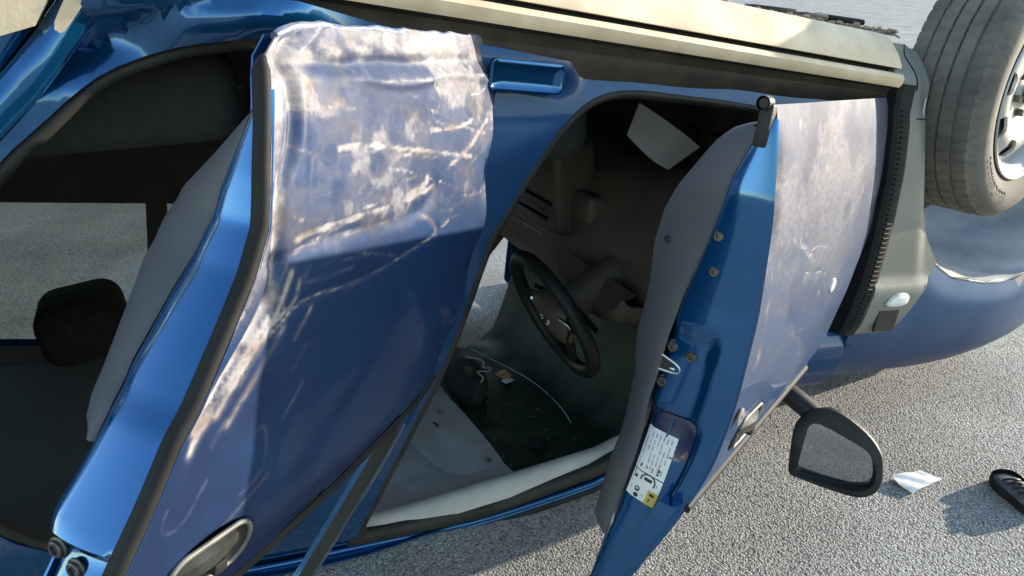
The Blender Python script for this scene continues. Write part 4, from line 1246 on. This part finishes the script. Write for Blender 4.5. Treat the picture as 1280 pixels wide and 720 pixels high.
mk('belt_strip', *tube(np.stack([bp_[:, 0], ys(bp_[:, 1]) + .002, bp_[:, 1]], 1), .008, 8, False, (0, 1, 0), .7), RUBBER, fdoor, smooth=60, xf=XF)
# lower rubber stop and clip at the bottom corner
V, F = rbox((-1.408, float(ys(.40)) - .012, .418), (.022, .020, .062), .004, 2); mk('rubber_stop', V, F, BLACKP, fdoor, smooth=40, xf=XF)
V, F = lathe(np.array([(.010, -.014), (.010, .010), (.007, .010), (.007, -.010), (.0005, -.010)]), 18, axis='X'); mk('drain_plug', V + np.array([-1.414, float(ys(.40)) - .016, .387]), F, BLACKP, fdoor, smooth=40, xf=XF)

# ---- side mirror
mc = np.array([-.636, 1.12, 1.187]); mr = np.array([.567, .824, 0]); mu = np.array([-.166, .114, .979]); mn = np.array([-.807, .555, -.202])
gl = np.array([(-.0619, -.054), (-.0425, -.0569), (.0546, -.0348), (.0726, -.0258), (.0832, -.0061), (.0908, .0287), (.0864, .0444), (.0657, .0588), (.0306, .067), (-.0549, .0767), (-.0671, .0732), (-.0718, .0626), (-.0716, -.028), (-.07, -.0429)])
ho = np.array([(-.0881, -.0547), (-.0796, -.072), (-.0643, -.0835), (-.0244, -.0976), (.0526, -.0678), (.0914, -.033), (.1012, -.0032), (.1083, .0296), (.1022, .058), (.0843, .0754), (.0616, .0827), (.0318, .0848), (-.0697, .0846), (-.0797, .0824), (-.0845, .0718), (-.0967, -.0167), (-.0953, -.0398)])
def m3(q, d): return mc + q[:, :1] * mr + q[:, 1:2] * mu + d * mn
gl = resample(smooth_loop(gl, 1), .006); ho = smooth_loop(ho, 2)
hc = ho.mean(0)
def toward(q, s): return hc + (q - hc) * s
# match the glass outline point count to the housing by angle
def by_angle(q, n=72):
    c = hc; a = np.arctan2(q[:, 1] - c[1], q[:, 0] - c[0]); r = np.hypot(q[:, 0] - c[0], q[:, 1] - c[1]); o_ = np.argsort(a)
    t = np.linspace(-math.pi, math.pi, n, endpoint=False)
    rr = np.interp(t, np.concatenate([a[o_] - 2 * math.pi, a[o_], a[o_] + 2 * math.pi]), np.tile(r[o_], 3))
    return np.stack([c[0] + rr * np.cos(t), c[1] + rr * np.sin(t)], 1)
H, G = by_angle(ho), by_angle(gl); H = hc + (H - hc) * 1.04; G = hc + (G - hc) * 1.0
gd = (-.014 - np.tan(math.radians(9)) * (G[:, 1:2] - hc[1]) * 1.0)
rings = [m3(G, gd - .004), m3(G * .995 + H * .005, np.minimum(gd + .010, .0)), m3(G * .6 + H * .4, .002), m3(H, -.004), m3(toward(H, 1.02), -.015), m3(toward(H, .98), -.045), m3(toward(H, .80), -.085), m3(toward(H, .45), -.105), m3(toward(H, .05), -.11)]
V, F = loft(rings, closed_u=True)
mir = mk('side_mirror', V, F, BLACKP, ROOT, smooth=50, label='black door mirror hanging over the asphalt')
Vg = m3(G * 1.01, gd)
mk('mirror_glass', Vg, [tuple(range(len(Vg)))], MIRROR, mir, smooth=0)
base = XF(np.array([(-.66, .86, 1.085)]))[0]
def mp_(u, v, d): return mc + u * mr + v * mu + d * mn
V, F = tube(smooth_loop([mp_(-.215, -.118, -.05), mp_(-.14, -.098, -.045), mp_(-.085, -.075, -.04), mp_(-.03, -.05, -.045)], 2, False), .032, 14, False, tuple(mu), .8)
mk('mirror_arm', V, F, BLACKP, mir, smooth=60)

# ------------------------------------------------------------------ cabin
rows = []
prof = [(-.34, 1.12), (-.50, 1.19), (-.66, 1.20), (-.76, 1.14), (-.83, 1.02), (-.845, .87), (-.80, .80), (-.78, .74), (-.70, .68), (-.58, .66), (-.50, .70)]
for y in np.linspace(.78, -.78, 27):
    s = math.sin(y * 3.2) * .01
    rows.append([(x + s * (1 if i in (3, 4, 5) else 0), y, z + .008 * math.cos(y * 5)) for i, (x, z) in enumerate(prof)])
V, F = loft(rows); V, F = thicken(V, F, .012)
dash = mk('dashboard', V, F, DASH, ROOT, smooth=50)
# cowl over the instruments and column shroud
S = []
for t in np.linspace(-1, 1, 13):
    y = .37 + .19 * t; hgt = math.sqrt(max(0, 1 - t * t)) ** .7
    S.append([(-.62, y, 1.03), (-.72, y, 1.04 + .06 * hgt), (-.88, y, 1.02 + .085 * hgt), (-.90, y, 1.0 + .07 * hgt), (-.86, y, .99)])
V, F = loft(S); V, F = thicken(V, F, .006)
mk('instrument_cowl', V, F, DASH, dash, smooth=50)
V, F = rbox((-.80, .18, .84), (.10, .13, .09), .02, 3); mk('air_vent_housing', V, F, DASH, dash, smooth=50)
# centre stack with vents, knobs and lever
S = [[(-.86, y, z), ] for y in (0,) for z in (0,)]
V, F = rbox((-.83, -.02, .80), (.16, .30, .30), .03, 3, rotm('Y', 12)); stack = mk('centre_stack', V, F, DASH, ROOT, smooth=50)
for k in range(4):
    V, F = rbox((-.915 + .010 * k, -.02, .90 - .045 * k), (.016, .25, .012), .003, 2, rotm('Y', 12)); mk('vent_slat', V, F, BLACKP, stack, smooth=40)
for k in (-1, 0, 1):
    V, F = lathe(np.array([(.022, .0), (.022, -.02), (.017, -.026), (.0005, -.026)]), 20, axis='X'); mk('control_knob', V + np.array([-.90, -.02 + .085 * k, .70]), F, BLACKP, stack, smooth=40)
mk('stack_trim', *tube([(-.925, .12, .945), (-.925, -.16, .945)], .0035, 6), STEEL, stack, smooth=60)
V, F = rbox((-1.12, 0, .50), (.62, .20, .24), .035, 3); mk('centre_console', V, F, DASH, ROOT, smooth=50)
mk('gear_lever', *tube([(-1.0, 0, .60), (-.985, 0, .70), (-.98, 0, .78)], [.012, .011, .02], 12, False, (0, 1, 0)), BLACKP, ROOT, smooth=60)
# steering wheel
sc_ = np.array([-1.0, .37, 1.115]); ax = np.array([-.86, .0, .51]); ax /= np.linalg.norm(ax)
e1 = np.array([0, 1, 0.]); e2 = np.cross(ax, e1)
ang = np.linspace(0, 2 * math.pi, 64, endpoint=False)
sw_path = sc_ + .195 * (np.cos(ang)[:, None] * e1 + np.sin(ang)[:, None] * e2)
sw = mk('steering_wheel', *tube(sw_path, .021, 12, True, tuple(ax)), BLACKP, ROOT, smooth=60)
q = smooth_loop([(.095, .06), (-.095, .06), (-.09, -.04), (-.05, -.095), (.05, -.095), (.09, -.04)], 2)
rings = [sc_ + a * q[:, :1] * e1 + a * q[:, 1:] * e2 + ax * d for a, d in ((1, -.03), (1.02, .0), (.9, .018), (.5, .026), (.05, .028))]
V, F = loft(rings, closed_u=True)
mk('airbag_pad', V, F, DASH, sw, smooth=50)
for a in (0, 180, 270):
    d = math.cos(math.radians(a)) * e1 + math.sin(math.radians(a)) * e2
    mk('spoke', *tube([sc_ + d * .05 - ax * .002, sc_ + d * .12 - ax * .012, sc_ + d * .192], [.036, .028, .020], 10, False, tuple(ax), .45), BLACKP, sw, smooth=60)
for s in (1, -1):
    mk('spoke_trim', *tube(smooth_loop([sc_ + s * e1 * .085 + e2 * .035 + ax * .016, sc_ + s * e1 * .125 + e2 * .012 + ax * .004, sc_ + s * e1 * .085 - e2 * .03 + ax * .012, sc_ + s * e1 * .05 - e2 * .085 + ax * .012], 2, False), .0045, 8), STEEL, sw, smooth=60)
mk('badge', *tube([sc_ + .022 * math.cos(t) * e1 * 1.2 + .014 * math.sin(t) * e2 + ax * .028 for t in np.linspace(0, 2 * math.pi, 24, endpoint=False)], .003, 6, True), STEEL, sw, smooth=60)
mk('steering_column', *tube([sc_ - ax * .02, sc_ - ax * .10, sc_ - ax * .24], [.055, .06, .065], 14, False, (0, 1, 0), .9), DASH, ROOT, smooth=60)
for s in (1, -1):
    b = sc_ - ax * .06
    mk('stalk', *tube([b + e1 * .05 * s, b + e1 * .12 * s + ax * .01, b + e1 * .19 * s + ax * .02], [.008, .009, .007], 10, False, tuple(ax)), BLACKP, ROOT, smooth=60)
# pedals
for y in (.24, .36, .48):
    mk('pedal', *tube([(-.50, y, .85), (-.58, y, .66), (-.62, y, .55)], [.010, .010, .022], 8, False, (0, 1, 0)), BLACKP, ROOT, smooth=60)

# seats
def cushion(name, c, sz, r, parent, rot=None, m_=FABRIC, seam=True):
    V, F = rbox((0, 0, 0), sz, r, 5)
    V = V * (1 + 0)
    if rot is not None: V = V @ np.array(rot).T
    return mk(name, V + np.array(c), F, m_, parent, smooth=60)
for y, nm in ((.37, 'driver'), (-.37, 'passenger')):
    seat = cushion('front_seat', (-1.36, y, .56), (.50, .50, .17), .06, ROOT, rotm('Y', 8))
    cushion('backrest', (-1.74, y, .88), (.14, .48, .62), .055, seat, rotm('Y', -22))
    cushion('head_restraint', (-1.90, y, 1.27), (.09, .26, .17), .04, seat, rotm('Y', -16))
    for s in (-1, 1):
        mk('restraint_post', *tube([(-1.86, y + s * .06, 1.15), (-1.88, y + s * .06, 1.23)], .006, 8), STEEL, seat, smooth=60)
bench = cushion('rear_bench', (-2.16, 0, .545), (.52, 1.30, .18), .06, ROOT, rotm('Y', 8))
for y in (.44, -.02, -.46):
    cushion('backrest', (-2.56, y, .90), (.16, .44, .62), .05, bench, rotm('Y', -20))
for y in (.40, -.40):
    cushion('head_restraint', (-2.245, y, 1.375) if y < 0 else (-2.70, y, 1.27), (.25, .28, .20) if y < 0 else (.10, .28, .20), .065 if y < 0 else .045, bench, rotm('Y', 14), CLOTHBAG)
mk('cushion_seam', *tube([(-1.905, .62, .50), (-1.90, 0, .505), (-1.905, -.6, .50)], .005, 6), BLACKP, bench, smooth=60)
# pale bent sheet in the footwell
S = []
for t in np.linspace(0, 1, 12):
    a = np.array([-.915, .50, .48]) * (1 - t) + np.array([-.695, .50, .585]) * t
    b = np.array([-.935, .48, .565]) * (1 - t) + np.array([-.765, .49, .655]) * t
    a = a + np.array([0, .02 * math.sin(t * 3), 0]); b = b + np.array([0, .02 * math.sin(t * 3 + 1), .012 * math.sin(t * 3.1)])
    S.append([a * (1 - s) + b * s for s in np.linspace(0, 1, 5)])
V, F = loft(S); V, F = thicken(V, F, .004)
mk('kick_panel', V, F, HEADL, ROOT, smooth=60, label='bent pale grey panel loose in the footwell')
# headliner (now lying low), side roll and sun visor
rows = []
for x in np.linspace(-1.80, -1.16, 14):
    zr_ = min(float(roofz(x)) - .05, 1.61)
    rows.append([(x, y, zr_ - .03 * max(0, abs(y) - .38) / .2) for y in np.linspace(.56, -.56, 15)])
V, F = loft(rows); V, F = thicken(V, [f[::-1] for f in F], .008)
mk('headliner', V, F, HEADL, ROOT, smooth=60)
rows = []
for x in np.linspace(-2.75, -1.81, 14):
    zr_ = min(float(roofz(x)) - .05, 1.61)
    rows.append([(x, y, zr_ - .03 * max(0, abs(y) - .38) / .2) for y in np.linspace(.56, -.56, 15)])
V, F = loft(rows); V, F = thicken(V, [f[::-1] for f in F], .008)
mk('rear_headliner', V, F, HEADL_SHADE, ROOT, smooth=60)  # rear part of the headliner, darkened in colour against a sun patch
px = np.linspace(-1.64, -.80, 40)
zt = np.interp(px, [-1.66, -1.502, -1.207, -.933, -.78], [1.575, 1.556, 1.490, 1.425, 1.33])
S = []
for x_, z_ in zip(px, zt):
    y0 = float(ys(z_)) - .065
    S.append([(x_, y0 + .012, z_ + .042), (x_, y0 + .010, z_ + .025), (x_, y0, z_ + .004), (x_, y0 - .02, z_ - .004), (x_, y0 - .05, z_ + .02), (x_, y0 - .06, z_ + .05)])
V, F = loft(S); V, F = thicken(V, F, .004)
mk('headliner_edge_roll', V, F, HEADL, ROOT, smooth=60)
def low_plane(l, up):  # points given as car x,y placed 'up' metres over the road
    l = np.asarray(l, float); return np.stack([l[:, 0], l[:, 1], (LIFT - up - SP * l[:, 0]) / CP], 1)
def slab(name, poly, up, t, mat_, parent=None, r=.012, **kw):
    q = smooth_loop(poly, 2) if r else np.asarray(poly)
    c = q.mean(0)
    rings = [low_plane(q, up), low_plane(q, up + t * .8), low_plane(c + (q - c) * .975, up + t), low_plane(c + (q - c) * .05, up + t * 1.05)]
    V, F = loft(rings, closed_u=True)
    F = [f[::-1] for f in F]
    return mk(name, V, F, mat_, parent, smooth=45, **kw)
vis = slab('sun_visor', [(-1.17, .0), (-1.155, .30), (-1.155, .54), (-1.31, .50), (-1.37, .20), (-1.40, -.04), (-1.30, -.09)], .055, .022, HEADL, ROOT, label='light grey sun visor lying on the crushed headliner')
slab('sun_visor', [(-1.395, .19), (-1.335, .49), (-1.42, .54), (-1.60, .50), (-1.62, .15), (-1.46, .10)], .045, .020, HEADL, ROOT)
for (x_, y_) in ((-1.232, .145), (-1.196, .455)):
    V, F = rbox((0, 0, 0), (.012, .022, .008), .002, 2); mk('visor_clip', V + low_plane([(x_, y_)], .081)[0], F, CLAD2, vis, smooth=40)
slab('visor_label', [(-1.455, .265), (-1.415, .285), (-1.425, .335), (-1.465, .315)], .067, .0015, WHITE, ROOT, r=0)

# shattered windscreen folded down on the road
wq = [(-1.13, -.45), (-.94, -.33), (-.80, -.42), (-.42, -.75), (-.42, .62), (-.80, .60), (-1.18, .56), (-1.19, .2), (-1.2, -.2)]
P, F = sheet2d(wq, [], .02)
up_ = .022 + .012 * fbm(P[:, 0] * 8, P[:, 1] * 8) + .38 * sstep(-.82, -.42, P[:, 0])
V = low_plane(P, 0.0); V = V - np.outer(up_, np.array([SP, 0, CP]))
V, F = thicken(V, F[:, ::-1], .006)
ws = mk('windscreen', V, F, WSCREEN, ROOT, smooth=50, label='cracked dark green windscreen glass folded flat on the road')
ed = smooth_loop([(-.94, -.30), (-.87, -.08), (-.846, .006), (-.832, .12), (-.835, .254), (-.85, .33)], 2, False)
mk('glass_edge', *tube(low_plane(ed, .034), .0018, 6), GLASS_EDGE, ws, smooth=60)
mb = MB()
for k in range(40):
    a = random.uniform(0, 3.14); c = np.array([random.uniform(-1.12, -.86), random.uniform(-.15, .5)]); l = random.uniform(.004, .02)
    mb.add(tube(low_plane([c - l * np.array([math.cos(a), math.sin(a)]) / 2, c + l * np.array([math.cos(a), math.sin(a)]) / 2], .035), .0004, 4))
o = mb.build('glass_cracks', GLASS_EDGE, ws, smooth=0); o['kind'] = 'stuff'
slab('mirror_mount', [(-1.005 + .022 * math.cos(t), .381 + .030 * math.sin(t)) for t in np.linspace(0, 6.28, 14, endpoint=False)], .033, .004, DISC, ws)

# ------------------------------------------------------------------ loose things
def tagm(o, label, cat, group=None):
    tag(o, label, cat, group); return o
bag = []
q = smooth_loop([(-1.00, -.22), (-.98, -.08), (-1.01, .03), (-1.06, .10), (-1.12, .09), (-1.13, -.05), (-1.10, -.2)], 2)
c = q.mean(0)
rings = [low_plane(c + (q - c) * s, u_) for s, u_ in ((1, .036), (1.02, .05), (.9, .072), (.6, .086), (.2, .09))]
V, F = loft(rings, closed_u=True); V = crumple(V, .02, 18)
tagm(mk('cloth_pouch', V, [f[::-1] for f in F], CLOTHBAG, smooth=60), 'dark crumpled cloth pouch on the broken windscreen under the beads', 'pouch')
bp = smooth_loop([(-1.03, -.14), (-.995, -.11), (-.985, -.07), (-1.01, -.04), (-.98, -.02), (-1.00, .0), (-1.04, -.03), (-1.03, .03), (-1.05, .05)], 2, False)
bp = resample(bp, .0085, False)
mb = MB()
for p in low_plane(bp, .094):
    V, F = lathe(np.array([(.0004, -.0036), (.0028, -.0022), (.0036, 0), (.0028, .0022), (.0004, .0036)]), 8); mb.add((V + p, F))
tagm(mb.build('bead_string', BEAD, smooth=60), 'string of pale beads lying over the dark pouch', 'beads')
cardo = slab('orange_card', [(-.895, -.085), (-.89, -.03), (-.925, -.015), (-.94, -.07)], .036, .002, ORANGE, r=0)
tagm(cardo, 'small orange card on the dark broken windscreen glass', 'card')
o = slab('pale_card', [(-.905, -.025), (-.90, .005), (-.935, .015), (-.942, -.012)], .0385, .002, PAPER, r=0)
tagm(o, 'small pale card against the lower end of the orange card', 'card')
o = slab('yellow_wrapper', [(-1.00, -.36), (-.99, -.32), (-1.03, -.30), (-1.045, -.34)], .036, .008, YELLOW, r=1)
tagm(o, 'yellow wrapper at the edge of the rear door, beside the beads', 'wrapper')

# paper scrap on the road
pq = np.array([(-.374, -.975), (-.361, -.966), (-.348, -.970), (-.274, -.986), (-.250, -1.04), (-.380, -1.048), (-.386, -1.006)])
P, F = sheet2d(pq, [], .008)
zz2 = .006 + .004 * np.abs(np.sin((P[:, 0] * 1.2 + P[:, 1]) * 42)) * sstep(-.25, -.31, P[:, 0]) + .005 * fbm(P[:, 0] * 30, P[:, 1] * 30)
V, F = thicken(np.stack([P[:, 0], P[:, 1], zz2], 1), F, .0008)
tagm(mk('paper_scrap', V, F, PAPER, smooth=50, world_coords=True), 'crumpled white paper scrap on the asphalt beside the mirror', 'paper')

# shoe at the right edge
ux = np.array([-.40, -.917]); uy = np.array([.917, -.40])   # length direction (towards the heel) and width direction
so = np.array([-.098, -1.100])
foot = np.array([(0, .0), (.012, .032), (.05, .050), (.11, .052), (.18, .042), (.25, .040), (.28, .025), (.285, -.01), (.26, -.035), (.18, -.038), (.10, -.052), (.04, -.045), (.01, -.028)])
foot = smooth_loop(foot * np.array([.62, .9]), 2)
def sp(q, hgt): 
    w_ = so + np.outer(q[:, 0], ux) + np.outer(q[:, 1], uy)
    return np.stack([w_[:, 0], w_[:, 1], np.broadcast_to(np.asarray(hgt) * .62, (len(q),))], 1)
fc = np.array([.087, 0])
sole = MB(); sole.add(loft([sp(fc + (foot - fc) * .97, .004), sp(foot, .010), sp(foot * 1.0, .030), sp(fc + (foot - fc) * .95, .034)], closed_u=True, caps=True))
ROOTS = bpy.data.objects.new('shoe', None); col.objects.link(ROOTS)
rl = np.array([*(so + ux * .087), 0.0]); ROOTS.location = rl; WL[ROOTS] = rl
tag(ROOTS, 'black and grey shoe lying on the asphalt at the right edge', 'shoe')
sole.build('sole', RUBBER, ROOTS, smooth=40, world_coords=True)
hh = .034 + .018 * sstep(.0, .12, foot[:, 0])
mid = fc + (foot - fc) * .93
top = np.stack([fc[0] + (foot[:, 0] - fc[0]) * .80, foot[:, 1] * .55], 1)
V, F = loft([sp(fc + (foot - fc) * .96, .032), sp(mid, .030 + (hh - .030) * .6), sp(top, hh + .012), sp(np.stack([fc[0] + (foot[:, 0] - fc[0]) * .5, foot[:, 1] * .2], 1), hh + .016)], closed_u=True, caps=True)
mk('upper', V, [f[::-1] for f in F], SHOE_G, ROOTS, smooth=60, world_coords=True)
V, F = loft([sp(fc + (foot - fc) * .985, .028), sp(fc + (foot - fc) * .975, .040 + .012 * np.exp(-(foot[:, 0] / .05) ** 2)), sp(fc + (foot - fc) * .93, .044 + .014 * np.exp(-(foot[:, 0] / .05) ** 2))], closed_u=True)
mk('toe_rand', V, F, RUBBER, ROOTS, smooth=50, world_coords=True)
for k in range(4):
    a = .055 + .022 * k
    pth = np.array([(a, -.024), (a + .004, -.010), (a + .006, .010), (a + .002, .024)])
    hz = .034 + .018 * sstep(0, .12, np.array([a] * 4)) + .016 + np.array([-.004, .006, .006, -.004])
    w_ = sp(pth, 0.0); w_[:, 2] = hz * .62
    mk('lace', *tube(smooth_loop(w_, 2, False), .0035, 6, False, (0, 0, 1)), BLACKP, ROOTS, smooth=60, world_coords=True)
